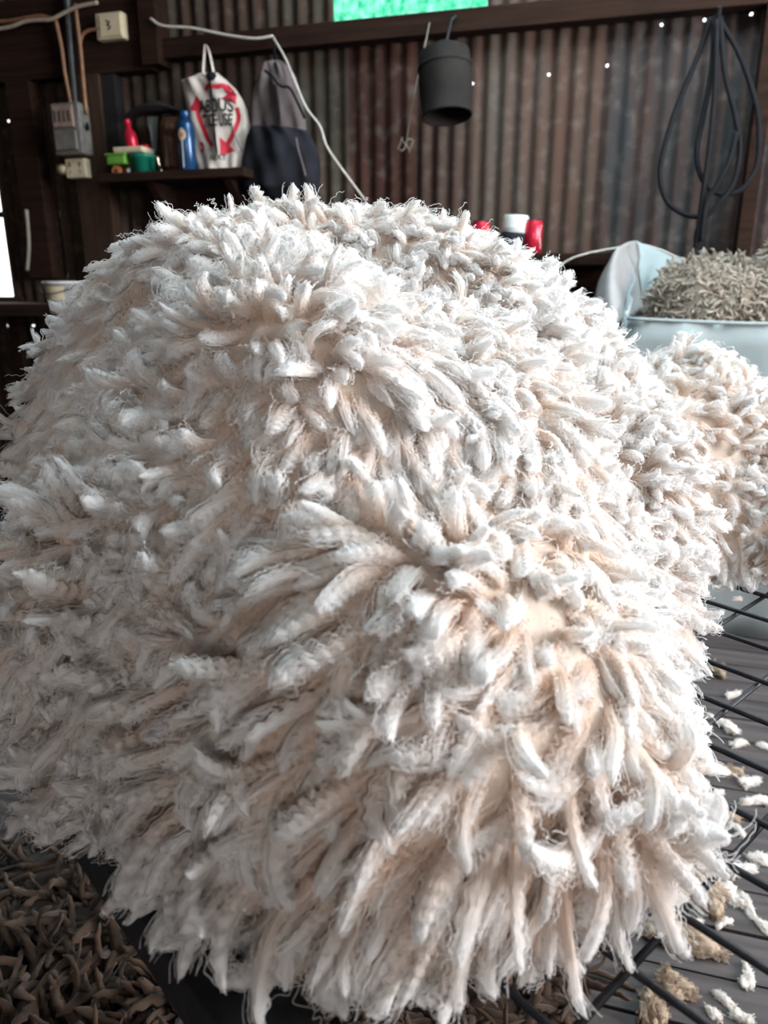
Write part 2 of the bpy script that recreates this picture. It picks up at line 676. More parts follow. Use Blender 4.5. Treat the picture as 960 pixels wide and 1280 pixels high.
# ------------------------------------------------------------------ materials of the shed
def iron_mat():
    """old corrugated iron: grey zinc, rust by the sheet, nail holes that let the daylight in"""
    m, nt, out = mat('corrugated_iron')
    tc = node(nt, 'ShaderNodeTexCoord')
    sh = node(nt, 'ShaderNodeAttribute', attribute_name='sheet')
    mp = node(nt, 'ShaderNodeMapping')
    mp.inputs['Scale'].default_value = (9, 1, 0.9)
    n1 = node(nt, 'ShaderNodeTexNoise')
    n1.inputs['Scale'].default_value = 1.6
    n1.inputs['Detail'].default_value = 6
    n2 = node(nt, 'ShaderNodeTexNoise')
    n2.inputs['Scale'].default_value = 16
    n2.inputs['Detail'].default_value = 6
    r1 = node(nt, 'ShaderNodeValToRGB')
    r1.color_ramp.elements[0].position = .40
    r1.color_ramp.elements[1].position = .62
    mixr = node(nt, 'ShaderNodeMix', data_type='RGBA')
    mixr.inputs['B'].default_value = (0.07, 0.031, 0.021, 1)
    mixp = node(nt, 'ShaderNodeMix', data_type='RGBA')
    mixp.inputs['B'].default_value = (0.125, 0.105, 0.09, 1)
    r2 = node(nt, 'ShaderNodeValToRGB')
    r2.color_ramp.elements[0].position = .5
    r2.color_ramp.elements[1].position = .75
    am = node(nt, 'ShaderNodeMath', operation='MULTIPLY')
    am.inputs[1].default_value = 0.55
    am2 = node(nt, 'ShaderNodeMath', operation='MULTIPLY')
    am2.inputs[1].default_value = 0.5
    b = node(nt, 'ShaderNodeBsdfPrincipled')
    b.inputs['Roughness'].default_value = 0.85
    b.inputs['Specular IOR Level'].default_value = 0.2
    b.inputs['Metallic'].default_value = 0.0
    L(nt, tc.outputs['Object'], mp.inputs['Vector'])
    L(nt, mp.outputs['Vector'], n1.inputs['Vector'])
    L(nt, tc.outputs['Object'], n2.inputs['Vector'])
    L(nt, n1.outputs['Fac'], r1.inputs['Fac'])
    L(nt, n2.outputs['Fac'], r2.inputs['Fac'])
    L(nt, r1.outputs['Color'], am.inputs[0])
    L(nt, r2.outputs['Color'], am2.inputs[0])
    L(nt, am.outputs[0], mixr.inputs['Factor'])
    L(nt, sh.outputs['Color'], mixr.inputs['A'])
    L(nt, am2.outputs[0], mixp.inputs['Factor'])
    L(nt, mixr.outputs['Result'], mixp.inputs['A'])
    L(nt, mixp.outputs['Result'], b.inputs['Base Color'])
    # nail holes
    flat = node(nt, 'ShaderNodeVectorMath', operation='MULTIPLY')
    flat.inputs[1].default_value = (1, 0, 1)
    L(nt, tc.outputs['Object'], flat.inputs[0])
    last = None
    for (px, py) in [(827, 31), (881, 24), (939, 18), (759, 82), (686, 93), (591, 105), (10, 151), (45, 152), (10, 407), (42, 407)]:
        u, z = wuz(px, py)
        d = node(nt, 'ShaderNodeVectorMath', operation='DISTANCE')
        d.inputs[1].default_value = (u, 0, z)
        L(nt, flat.outputs[0], d.inputs[0])
        if last is None:
            last = d.outputs['Value']
        else:
            mn = node(nt, 'ShaderNodeMath', operation='MINIMUM')
            L(nt, last, mn.inputs[0])
            L(nt, d.outputs['Value'], mn.inputs[1])
            last = mn.outputs[0]
    lt = node(nt, 'ShaderNodeMath', operation='LESS_THAN')
    lt.inputs[1].default_value = 0.0065
    L(nt, last, lt.inputs[0])
    tr = node(nt, 'ShaderNodeBsdfTransparent')
    mx = node(nt, 'ShaderNodeMixShader')
    L(nt, lt.outputs[0], mx.inputs['Fac'])
    L(nt, b.outputs['BSDF'], mx.inputs[1])
    L(nt, tr.outputs['BSDF'], mx.inputs[2])
    L(nt, mx.outputs['Shader'], out.inputs['Surface'])
    return m


IRON = iron_mat()
TIMBER = simple('dark_timber', (0.030, 0.014, 0.009), (0.014, 0.007, 0.005), 0.9, scale=3, stretch=(1, 6, 14), bump=.3, spec=.12)
TIMBER_P = simple('post_timber', (0.06, 0.035, 0.024), (0.03, 0.017, 0.012), 0.9, scale=3, stretch=(16, 16, 1), bump=.3, spec=.12)
BOARD = simple('floor_timber', (0.088, 0.073, 0.072), (0.034, 0.027, 0.027), 0.6, scale=2.2, stretch=(1, 16, 8), bump=.35, detail=8)
BLACKISH = simple('black_void', (0.012, 0.01, 0.01), None, 0.9)
STEEL = simple('dark_steel', (0.022, 0.024, 0.03), (0.012, 0.012, 0.016), 0.5, metal=.3, scale=60)
CREAM = simple('cream_plastic', (0.62, 0.52, 0.36), (0.5, 0.41, 0.28), 0.5, scale=8, bump=.03)
GREYBOX = simple('grey_enamel', (0.17, 0.165, 0.15), (0.11, 0.1, 0.09), 0.5, scale=20, bump=.05)
PINKISH = simple('dull_pink_card', (0.30, 0.20, 0.17), (0.2, 0.13, 0.11), 0.6, scale=30)
COPPER = simple('brown_conduit', (0.28, 0.14, 0.07), (0.18, 0.09, 0.05), 0.5, scale=20)
PIPE = simple('grey_pipe', (0.06, 0.065, 0.07), (0.03, 0.03, 0.033), 0.35, scale=30)
CABLE = simple('pale_cable', (0.42, 0.34, 0.26), (0.33, 0.26, 0.2), 0.6, scale=30)
WHITEWIRE = simple('white_wire', (0.62, 0.58, 0.52), (0.5, 0.46, 0.42), 0.5, scale=30)
RUBBER = simple('black_rubber', (0.012, 0.012, 0.014), (0.008, 0.008, 0.01), 0.7, scale=20, spec=.12)
TOTE = simple('calico', (0.66, 0.58, 0.52), (0.52, 0.45, 0.40), 0.85, scale=7, bump=.3)
RED = simple('red_print', (0.55, 0.025, 0.045), (0.45, 0.02, 0.04), 0.6, scale=30, bump=.02)
BLACKPRINT = simple('black_print', (0.02, 0.03, 0.03), None, 0.7)
GREYCLOTH = simple('grey_cloth', (0.15, 0.118, 0.115), (0.10, 0.078, 0.078), 0.9, scale=9, bump=.3)
NAVY = simple('navy_cloth', (0.010, 0.011, 0.019), (0.006, 0.006, 0.010), 0.85, scale=12, bump=.3)
REDMETAL = simple('red_enamel', (0.62, 0.02, 0.05), (0.5, 0.015, 0.04), 0.25, metal=.35, scale=20, bump=.02, spec=.6)
BLUECAN = simple('blue_enamel', (0.012, 0.07, 0.19), (0.01, 0.05, 0.13), 0.22, metal=.3, scale=20, bump=.02, spec=.7)
WHITEP = simple('white_plastic', (0.68, 0.68, 0.66), (0.6, 0.6, 0.58), 0.45, scale=9, bump=.03)
ORANGEP = simple('orange_print', (0.6, 0.22, 0.08), None, 0.5, bump=.02)
TEAL = simple('teal_plastic', (0.01, 0.19, 0.12), (0.008, 0.14, 0.09), 0.4, bump=.03)
LIME = simple('lime_plastic', (0.13, 0.33, 0.05), (0.1, 0.25, 0.04), 0.4, bump=.03)
LEATHER = simple('brown_leather', (0.13, 0.055, 0.03), (0.06, 0.028, 0.018), 0.6, scale=10, bump=.3)
FELT = simple('black_felt', (0.02, 0.018, 0.018), (0.01, 0.009, 0.009), 0.9)
RAG = simple('grey_rag', (0.2, 0.22, 0.22), (0.13, 0.14, 0.14), 0.9, scale=14, bump=.3)
RUSTTIN = simple('rusty_tin', (0.022, 0.018, 0.016), (0.012, 0.010, 0.009), 0.8, scale=9, bump=.2, spec=.15)
PACK = simple('woven_nylon', (0.46, 0.52, 0.53), (0.40, 0.455, 0.465), 0.65, scale=5, bump=.25, trans=.3)
PACK_IN = simple('woven_nylon_grimy', (0.45, 0.43, 0.43), (0.36, 0.34, 0.34), 0.7, scale=5, bump=.25, trans=.3)
TWINE = simple('twine', (0.3, 0.27, 0.23), None, 0.9)
BRASS = simple('bright_brass', (0.85, 0.6, 0.45), None, 0.18, metal=1.0, bump=.02)

gm, nt, out = mat('green_sheeting')
tr = node(nt, 'ShaderNodeBsdfTranslucent')
nz = node(nt, 'ShaderNodeTexNoise')
nz.inputs['Scale'].default_value = 26
nz.inputs['Detail'].default_value = 4
tc = node(nt, 'ShaderNodeTexCoord')
rp = node(nt, 'ShaderNodeValToRGB')
rp.color_ramp.elements[0].position = .35
rp.color_ramp.elements[1].position = .7
rp.color_ramp.elements[0].color = (0.02, 0.42, 0.2, 1)
rp.color_ramp.elements[1].color = (0.30, 0.85, 0.55, 1)
L(nt, tc.outputs['Object'], nz.inputs['Vector'])
L(nt, nz.outputs['Fac'], rp.inputs['Fac'])
L(nt, rp.outputs['Color'], tr.inputs['Color'])
L(nt, tr.outputs['BSDF'], out.inputs['Surface'])
GREEN = gm


# ------------------------------------------------------------------ shell
def struct(o):
    o['kind'] = 'structure'
    return o


def sheets(name, patches, bounds, cols, pitch=0.076, amp=0.009, loc=O, rz=WA):
    """one wall of corrugated sheets in local x / z, with per-sheet colour in attribute 'sheet'"""
    vs, fs, cl = [], [], []
    rs = np.random.default_rng(4)
    for (x0, x1, z0, z1) in patches:
        nx = max(2, int((x1 - x0) / (pitch / 8)) + 1)
        nzz = max(2, int((z1 - z0) / 0.3) + 1)
        base = len(vs)
        for i in range(nx):
            x = x0 + (x1 - x0) * i / (nx - 1)
            k = int(np.searchsorted(bounds, x))
            for j in range(nzz):
                z = z0 + (z1 - z0) * j / (nzz - 1)
                y = amp * math.sin(2 * PI * x / pitch) - 0.004 * (k % 2) + 0.003 * math.sin(z * 2.3 + k)
                vs.append((x, y, z))
                cl.append((*cols[k % len(cols)], 1))
        for i in range(nx - 1):
            for j in range(nzz - 1):
                a = base + i * nzz + j
                fs.append((a, a + nzz, a + nzz + 1, a + 1))
    me = bpy.data.meshes.new(name)
    me.from_pydata(vs, [], fs)
    for p in me.polygons:
        p.use_smooth = True
    a = me.attributes.new('sheet', 'FLOAT_COLOR', 'POINT')
    a.data.foreach_set('color', np.array(cl, dtype=np.float32).ravel())
    me.materials.append(IRON)
    o = bpy.data.objects.new(name, me)
    COL.objects.link(o)
    o.location = loc
    o.rotation_euler = (0, 0, rz)
    return struct(o)


UL, UR, VF, ZC = -2.6, 6.6, 7.6, 2.35
we_u = wuz(12, 310)[0]
we_z = wuz(19, 371)[1]
wt_z = 0.95
lo0, lz1 = wuz(70, 399)
lo1, lz0 = wuz(97, 441)
gu0 = wuz(417, 20)[0]
BT = wuz(430, 25, .1)[1]
gz0 = BT - .03
gu1, _ = wuz(610, 5)
patches = [(UL, we_u - 1.1, FLOOR, ZC), (we_u - 1.1, we_u, FLOOR, we_z), (we_u - 1.1, we_u, wt_z, ZC),
           (we_u, lo0, FLOOR, ZC), (lo0, lo1, FLOOR, lz0), (lo0, lo1, lz1, ZC), (lo1, gu0, FLOOR, ZC),
           (gu0, gu1, FLOOR, gz0), (gu0, gu1, gz0 + 0.5, ZC), (gu1, UR, FLOOR, ZC)]
bx_ = [wuz(x, 200)[0] for x in (30, 130, 240, 338, 437, 520, 592, 668, 748, 850)]
cols = [(q[0] * .34, q[1] * .315, q[2] * .30) for q in [(.10, .085, .07), (.12, .095, .07), (.15, .13, .10), (.12, .10, .08), (.16, .15, .12), (.105, .045, .035), (.17, .125, .105),
        (.20, .165, .14), (.19, .14, .115), (.105, .115, .125), (.085, .095, .105)]]
sheets('wall_back', patches, bx_, cols)
dull = [(.15, .13, .11), (.17, .14, .12), (.12, .11, .10)]
far = list(np.arange(-3, 9, 0.76))
# side walls: local x runs along N
sheets('wall_left', [(0, VF, FLOOR, ZC)], far, dull, loc=W(UL, 0, 0), rz=WA - PI / 2)
DV0, DV1, DZ0, DZ1 = 0.9, 3.9, 0.15, 2.1
sheets('wall_right', [(0, DV0, FLOOR, ZC), (DV0, DV1, DZ1, ZC), (DV0, DV1, FLOOR, DZ0), (DV1, VF, FLOOR, ZC)], far, dull, loc=W(UR, 0, 0), rz=WA - PI / 2)
sheets('wall_front', [(UL, 3.7, FLOOR, ZC), (3.7, 6.1, FLOOR, .4), (3.7, 6.1, 1.8, ZC), (6.1, UR, FLOOR, ZC)], far, dull, loc=W(0, VF, 0), rz=WA)  # opening behind the camera is added, to go with the fill lamp
# ceiling sheets with one clear skylight opening
SK = (2.6, 4.6, 0.5, 2.3)
m_ = MB()
for (a, b_, c, d) in [(UL, SK[0], 0, VF), (SK[1], UR, 0, VF), (SK[0], SK[1], 0, SK[2]), (SK[0], SK[1], SK[3], VF)]:
    m_.box(((a + b_) / 2, -(c + d) / 2, ZC + .02), (b_ - a, d - c, .03))
ce = struct(m_.build('ceiling', TIMBER_P))
ce.location = O
ce.rotation_euler = (0, 0, WA)
# floor boards
m_ = MB()
pitch = 0.118
k = 0
v = -0.05
while v < VF + .1:
    m_.box(((UL + UR) / 2, -(v + pitch / 2), FLOOR - .015 + random.uniform(-.0015, .0015)), (UR - UL + .1, pitch - .007, .03))
    v += pitch
m_.box(((UL + UR) / 2, -VF / 2, FLOOR - .12), (UR - UL, VF, .02))
fl = struct(m_.build('floor', BOARD))
fl.location = O
fl.rotation_euler = (0, 0, WA)


def wbox(name, px0, px1, pz0, pz1, v0, v1, m, py=None, bevel=.004):
    """timber on the wall: u range from pixels at row py, z range in metres, v0..v1 off the wall"""
    u0, u1 = px0, px1
    b = MB().box((0, 0, 0), (u1 - u0, v1 - v0, pz1 - pz0)).build(name, m, bevel=bevel)
    b.location = W((u0 + u1) / 2, (v0 + v1) / 2, (pz0 + pz1) / 2)
    b.rotation_euler = (0, 0, WA)
    return b


bz = 1.37
u180 = wuz(181, 60, .1)[0]
u205 = wuz(203, 60, .1)[0]
struct(wbox('trim_1', UL + .02, u180 + .03, bz - .02, bz + .34, .02, .10, TIMBER))
struct(wbox('trim_2', u205 - .03, UR - .02, bz + .02, BT, .02, .10, TIMBER))
struct(wbox('trim_3', u180, u205, bz - .01, ZC, .02, .14, TIMBER))
pu0, pu1 = wuz(100, 260, .1)[0], wuz(136, 260, .1)[0]
struct(wbox('trim_4', pu0, pu1 + .02, FLOOR, bz - .02, .02, .11, TIMBER_P))
struct(wbox('trim_5', pu1 + .02, pu1 + .10, 0.9, bz - .02, .02, .09, BLACKISH))
q0, q1 = wuz(14, 170, .1)[0], wuz(44, 170, .1)[0]
struct(wbox('trim_6', q0, q1, we_z + .1, bz - .02, .02, .10, TIMBER))
q0 = wuz(941, 150, .1)[0]
struct(wbox('trim_7', q0, q0 + .06, FLOOR, bz + .02, .02, .10, TIMBER))
# window frame and green sheeting
g = MB()
nxx = 80
g.grid([[Vector((gu0 + (gu1 - gu0) * i / nxx, 0.009 * math.sin(2 * PI * (gu0 + (gu1 - gu0) * i / nxx) / .076), z)) for z in (gz0, gz0 + .25, gz0 + .5)] for i in range(nxx + 1)])
gw = struct(g.build('window_1', GREEN, smooth=True))
gw.location = O
gw.rotation_euler = (0, 0, WA)
f1 = MB()
f1.box((we_u - .55, .01, we_z - .02), (1.2, .06, .04)).box((we_u - .55, .01, wt_z + .02), (1.2, .06, .04)).box((we_u + .012, .01, (we_z + wt_z) / 2), (.025, .06, wt_z - we_z))
f1.box((we_u - .5, .01, wuz(5, 268)[1]), (1.0, .02, .03))
fw = struct(f1.build('window_2', TIMBER_P))
fw.location = O
fw.rotation_euler = (0, 0, WA)
fd = MB()
fd.box((0, -DV0, (DZ0 + DZ1) / 2), (.08, .08, DZ1 - DZ0)).box((0, -DV1, (DZ0 + DZ1) / 2), (.08, .08, DZ1 - DZ0)).box((0, -(DV0 + DV1) / 2, DZ1), (.08, DV1 - DV0, .08)).box((0, -(DV0 + DV1) / 2, DZ0), (.1, DV1 - DV0, .05))
dd = struct(fd.build('window_3', TIMBER_P))
dd.location = W(UR, 0, 0)
dd.rotation_euler = (0, 0, WA)


# ------------------------------------------------------------------ helpers for things near the wall
def P(px, py, v):
    u, z = wuz(px, py, v)
    return W(u, v, z)


def Lc(px, py, v, org):
    """local position (x along the wall, y away from the room, z) relative to a root at org=(u,v,z)"""
    u, z = wuz(px, py, v)
    return Vector((u - org[0], -(v - org[1]), z - org[2]))


def wroot(name, org, label, cat, group=None):
    e = empty(name, W(*org), WA)
    return tag(e, label, cat, group)


def spline(pts, n=8):
    pts = [Vector(p) for p in pts]
    out_ = []
    ext = [pts[0] * 2 - pts[1]] + pts + [pts[-1] * 2 - pts[-2]]
    for i in range(1, len(ext) - 2):
        p0, p1, p2, p3 = ext[i - 1:i + 3]
        for k in range(n):
            t = k / n
            out_.append(0.5 * ((2 * p1) + (-p0 + p2) * t + (2 * p0 - 5 * p1 + 4 * p2 - p3) * t * t + (-p0 + 3 * p1 - 3 * p2 + p3) * t ** 3))
    out_.append(pts[-1])
    return out_


def line_thing(name, pxs, v, r, m, label, cat, group=None, parent=None):
    """cable / pipe along picture points at v (number or list) in front of the wall"""
    vv = v if isinstance(v, (list, tuple)) else [v] * len(pxs)
    pts = [P(x, y, w) for (x, y), w in zip(pxs, vv)]
    c = pts[0].copy()
    o = MB().tube([p - c for p in spline(pts)], r, n=8).build(name, m, smooth=True)
    o.location = c
    if label:
        tag(o, label, cat, group)
    return o


def pillow(rows, org, v, depth, n=22, folds=0.01, seed=0, back=0.3):
    """cloth body: rows of (py, xl, xr) -> closed soft shape with real thickness"""
    r = random.Random(seed)
    ph = [r.uniform(0, 6.28) for _ in range(6)]
    ys = [a[0] for a in rows]
    R = []
    k = 5 * (len(rows) - 1)
    for i in range(k + 1):
        t = i / k * (len(rows) - 1)
        a = min(int(t), len(rows) - 2)
        f_ = t - a
        R.append(tuple(rows[a][q] * (1 - f_) + rows[a + 1][q] * f_ for q in range(3)))
    mb = MB()
    for sgn in (1, -back):
        G = []
        for i, (py, xl, xr) in enumerate(R):
            row = []
            e_ = min(1, (i + .0) / 4, (k - i) / 4)
            for j in range(n + 1):
                s_ = j / n
                px = xl + (xr - xl) * s_
                p = Lc(px, py, v, org)
                b_ = (max(0, 1 - (2 * s_ - 1) ** 2)) ** .5 * (.25 + .75 * e_)
                fo = folds * (math.sin(s_ * 13 + ph[0] + i * .12) + .6 * math.sin(s_ * 23 + ph[1] - i * .2) + .5 * math.sin(i * .5 + ph[2] + s_ * 5)) * min(1, b_ * 1.5) * (1 if sgn > 0 else .2)
                p.y -= sgn * depth * b_ + fo
                row.append(p)
            G.append(row)
        mb.grid(G if sgn > 0 else [q[::-1] for q in G])
    return mb


def text_mesh(s_, size, name, m, parent, loc, sx=1.0, shear=0.0, rot=0.0, bend=0.0):
    cu = bpy.data.curves.new(name, 'FONT')
    cu.body = s_
    cu.size = size
    cu.align_x = 'CENTER'
    cu.align_y = 'CENTER'
    cu.extrude = 0.0
    cu.offset = size * 0.022
    cu.shear = shear
    t = bpy.data.objects.new(name, cu)
    COL.objects.link(t)
    dg = bpy.context.evaluated_depsgraph_get()
    me = bpy.data.meshes.new_from_object(t.evaluated_get(dg))
    bpy.data.objects.remove(t)
    me.name = name
    for v_ in me.vertices:
        v_.co = Vector((v_.co.x * sx, -v_.co.z, v_.co.y))
    me.materials.clear()
    me.materials.append(m)
    o = bpy.data.objects.new(name, me)
    COL.objects.link(o)
    o.parent = parent
    o.location = loc
    return o


def drape(o, src_, off=0.002):
    """lay a flat print on the cloth in front of the wall"""
    md = o.modifiers.new('on_cloth', 'SHRINKWRAP')
    md.target = src_
    md.wrap_method = 'PROJECT'
    md.use_project_y = True
    md.use_negative_direction = True
    md.use_positive_direction = True
    md.use_project_x = False
    md.offset = off
    o.location.y -= .06


# ------------------------------------------------------------------ wiring on the left
jo = (*wuz(140, 34, .12)[:1], .12, wuz(140, 34, .12)[1])
r_ = wroot('junction_box', jo, 'small cream square junction box on the dark beam, top left', 'junction box')
sz = .135
MB().box((0, 0, 0), (.15, .05, .115)).build('box_body', CREAM, r_, bevel=.008)
MB().box((0.01, -.028, 0), (.12, .008, .095)).build('cover', CREAM, r_, bevel=.004)
sq = MB().tube(spline([(-.01, -.034, .02), (.012, -.034, .012), (-.004, -.034, 0), (.014, -.034, -.006), (.0, -.034, -.022)]), .0025, n=6)
sq.build('mark', BLACKPRINT, r_)
mo = (wuz(90, 163, .15)[0], .15, wuz(90, 163, .15)[1])
r_ = wroot('switch_box', mo, 'dull grey metal switch box on the post below the conduits', 'switch box')
MB().box((0, 0, 0), (.17, .09, .24)).build('box_body', GREYBOX, r_, bevel=.01)
MB().box((-.005, -.052, .055), (.12, .015, .10)).build('window_panel', PINKISH, r_, bevel=.004)
m2 = MB()
for k in range(4):
    m2.box((-.045 + .027 * k, -.061, .055), (.006, .004, .05))
m2.build('markings', BLACKPRINT, r_)
MB().box((-.002, -.052, -.055), (.13, .018, .09)).build('cover', GREYBOX, r_, bevel=.006)
MB().tube([(.095, 0, .0), (.115, -.03, .02)], .008).build('lever', STEEL, r_)
oo = (wuz(98, 211, .13)[0], .13, wuz(98, 211, .13)[1])
r_ = wroot('power_outlet', oo, 'cream power outlet below the grey switch box', 'power outlet')
MB().box((0, 0, 0), (.125, .05, .095)).build('box_body', CREAM, r_, bevel=.008)
m2 = MB()
for x in (-.03, .03):
    m2.box((x, -.026, .018), (.012, .004, .02)).box((x, -.026, -.018), (.004, .004, .014))
m2.build('socket_holes', GREYBOX, r_)
MB().lathe([(.0, .02), (.022, .02), (.026, .0), (.026, -.03), (0, -.03)], (-.085, -.0, 0), 14, Matrix.Rotation(PI / 2, 3, 'Y')).build('plug', CREAM, r_, smooth=True)
line_thing('conduit', [(70, 26), (77, 60), (81, 90), (86, 115), (91, 142)], .14, .010, COPPER, 'brown cable run, left of the three running down to the switch box', 'conduit')
line_thing('conduit', [(83, -12), (87, 40), (91, 90), (96, 142)], .13, .018, PIPE, 'thick dark grey pipe running down into the switch box', 'conduit')
line_thing('conduit', [(94, 5), (98, 40), (101, 65), (104, 100), (108, 142)], .15, .010, COPPER, 'brown cable run, right of the three running down to the switch box', 'conduit')
line_thing('cable', [(124, 36), (111, 38), (103, 44), (100, 56)], .14, .008, COPPER, 'short brown cable looping into the cream junction box', 'cable')
line_thing('cable', [(-8, 27), (12, 26), (34, 22), (52, 20), (70, 25)], .15, .009, COPPER, 'brown cable along the top left beam, upper of two', 'cable')
line_thing('cable', [(-8, 37), (14, 33), (30, 27), (46, 25), (64, 24), (82, 15), (98, 8), (122, 3)], .17, .009, CABLE, 'pale cable swinging across the top left beam, lower of two', 'cable')
line_thing('cable', [(188, 23), (203, 32), (240, 35), (285, 44), (318, 48), (341, 45)], [.16, .16, .15, .14, .14, .13], .006, WHITEWIRE, 'white wire sagging along the beam above the printed tote bag', 'cable')
line_thing('cable', [(341, 46), (357, 74), (371, 108), (383, 135), (400, 158), (408, 182), (425, 208), (456, 250)], [.13, .2, .24, .26, .27, .27, .2, .12], .0055, WHITEWIRE, 'white wire trailing down the wall right of the dark jacket', 'cable')
line_thing('pale_cord', [(33, 262), (35, 285), (36, 310), (34, 338)], .14, [.012 if 0 else .01] * 25, TWINE, 'pale cord hanging on the wall beside the bright window', 'cord')

# ------------------------------------------------------------------ high shelf and what stands on it
so = (wuz(125, 222, .3)[0], 0.0, wuz(230, 219, .15)[1])
su1 = wuz(308, 222, .3)[0]
SH_Z = so[2]
r_ = wroot('wall_shelf', (so[0], 0.0, SH_Z), 'dark timber shelf high on the wall under the tote bag', 'shelf')
MB().box(((su1 - so[0]) / 2, -.17, -.02), (su1 - so[0], .30, .04)).build('board', TIMBER, r_, bevel=.004)
MB().box(((su1 - so[0]) / 2 + .02, -.035, -.13), (su1 - so[0] - .1, .03, .18)).build('back_rail', TIMBER, r_, bevel=.004)
for x in (.25, su1 - so[0] - .12):
    MB().add([(x - .02, -.02, -.04), (x + .02, -.02, -.04), (x + .02, -.27, -.04), (x - .02, -.27, -.04), (x - .02, -.02, -.25), (x + .02, -.02, -.25)],
             [(0, 1, 2, 3), (0, 4, 5, 1), (3, 2, 5, 4), (0, 3, 4), (1, 5, 2)]).build('bracket', TIMBER, r_)


def on_shelf(name, px, v, label, cat, z=None):
    u, _ = wuz(px, 215, v)
    return wroot(name, (u, v, SH_Z if z is None else z), label, cat), u


KM = 1 / 924 * 4.15   # metres per picture pixel out at the shelf
# teal tub with lid, lime tub, white flat tray, orange reel, red handpiece
r_, _ = on_shelf('storage_tub', 181, .17, 'teal green plastic tub on the high shelf', 'tub')
MB().lathe([(.0, .0), (.052, .0), (.060, .075), (.066, .078), (.066, .088), (.058, .088), (.05, .02), (0, .018)], n=20).build('tub_body', TEAL, r_, smooth=True)
MB().lathe([(0, .099), (.06, .099), (.068, .095), (.068, .08), (.064, .08)], n=20).build('lid', TEAL, r_, smooth=True)
r_, _ = on_shelf('storage_box', 153, .18, 'lime green plastic box on the high shelf left of the teal tub', 'box', SH_Z + .052)
MB().box((0, 0, .022), (.105, .1, .044)).build('box_body', LIME, r_, bevel=.008)
MB().box((0, 0, .046), (.115, .11, .010)).build('lid', LIME, r_, bevel=.003)
r_, _ = on_shelf('reel', 150, .18, 'small orange reel on the shelf under the lime green box', 'reel')
Mx = Matrix.Rotation(PI / 2, 3, 'X')
MB().lathe([(0, .03), (.026, .03), (.026, .022), (.018, .02), (.018, -.02), (.026, -.022), (.026, -.03), (0, -.03)], (0, 0, .026), 18, Mx).build('drum', ORANGEP, r_, smooth=False)
MB().lathe([(0, .034), (.008, .034), (.008, -.034), (0, -.034)], (0, 0, .026), 10, Mx).build('axle', STEEL, r_)
r_, _ = on_shelf('small_tin', 164, .18, 'small dark tin between the orange reel and teal tub', 'tin')
MB().lathe([(0, 0), (.022, 0), (.023, .004), (.022, .046), (.024, .05), (0, .05)], n=16).build('tin_body', PIPE, r_, smooth=True)
MB().box((0, -.0225, .025), (.016, .003, .02)).build('tin_label', WHITEP, r_)
r_, _ = on_shelf('flat_tray', 170, .17, 'off-white flat tray lying on top of the green tubs', 'tray', SH_Z + .104)
MB().box((0, 0, .006), (.16, .11, .012)).build('tray_base', CREAM, r_, bevel=.003)
MB().box((0, -.055, .016), (.16, .006, .02)).box((0, .055, .016), (.16, .006, .02)).box((-.078, 0, .016), (.006, .11, .02)).box((.078, 0, .016), (.006, .11, .02)).build('tray_rim', CREAM, r_, bevel=.002)
r_, _ = on_shelf('spray_bottle', 171, .17, 'red bottle standing tilted on the off-white tray', 'bottle', SH_Z + .117)
Ms = Matrix.Rotation(math.radians(-9), 3, 'Y')
MB().lathe([(0, 0), (.03, 0), (.032, .006), (.031, .075), (.02, .095), (.014, .105), (.014, .12), (0, .12)], (-.008, 0, .0), 18, Ms).build('bottle_body', REDMETAL, r_, smooth=True)
MB().lathe([(0, .12), (.017, .12), (.017, .142), (.012, .148), (0, .148)], (-.008, 0, 0), 16, Ms).build('cap', REDMETAL, r_, smooth=True)
r_, _ = on_shelf('red_cap', 184, .15, 'small red cap lying beside the tilted red bottle', 'cap', SH_Z + .117)
MB().lathe([(0, 0), (.024, 0), (.024, .02), (.018, .03), (0, .032)], n=16).build('cap_body', REDMETAL, r_, smooth=True)
MB().lathe([(.0245, .004), (.027, .004), (.027, .009), (.0245, .009)], n=16).build('rim', REDMETAL, r_, smooth=True)
r_, _ = on_shelf('brass_fitting', 202, .22, 'small shiny brass fitting catching light on the shelf', 'fitting')
MB().lathe([(0, 0), (.012, 0), (.012, .02), (.007, .024), (.007, .06), (.01, .064), (.01, .085), (0, .088)], n=14, M=Matrix.Rotation(math.radians(-14), 3, 'Y')).build('fitting_body', BRASS, r_, smooth=True)
MB().lathe([(.0125, .006), (.015, .006), (.015, .014), (.0125, .014)], n=6).build('nut', BRASS, r_)
# aerosol can with pale oval badge
r_, _ = on_shelf('spray_can', 236, .2, 'blue spray can with pale oval badge beside the tote bag', 'spray can')
MB().lathe([(0, 0), (.040, 0), (.043, .004), (.043, .21), (.040, .222), (.028, .235), (0, .236)], n=26).build('can_body', BLUECAN, r_, smooth=True)
MB().lathe([(0, .236), (.026, .236), (.026, .268), (.022, .275), (0, .275)], n=20).build('cap', BLUECAN, r_, smooth=True)
g = MB()
P_ = []
for i in range(13):
    t = i / 12
    w_ = .021 * math.sin(PI * min(max(t, .02), .98)) ** .7
    P_.append([Vector((.0438 * math.sin(a), -.0438 * math.cos(a), .135 + .06 * t)) for a in [(-w_ + 2 * w_ * j / 8) / .0438 for j in range(9)]])
g.grid(P_)
g.build('badge', CREAM, r_, smooth=True)
g = MB().grid([[Vector((.0442 * math.sin(a), -.0442 * math.cos(a), .156 + .018 * t / 4)) for a in [-.25 + .5 * j / 6 for j in range(7)]] for t in range(5)])
g.build('badge_mark', ORANGEP, r_, smooth=True)
g = MB().grid([[Vector((.0440 * math.sin(a), -.0440 * math.cos(a), z)) for a in (-.06, 0, .1)] for z in (.02, .06, .1, .137)])
g.build('stripe', WHITEP, r_, smooth=True)
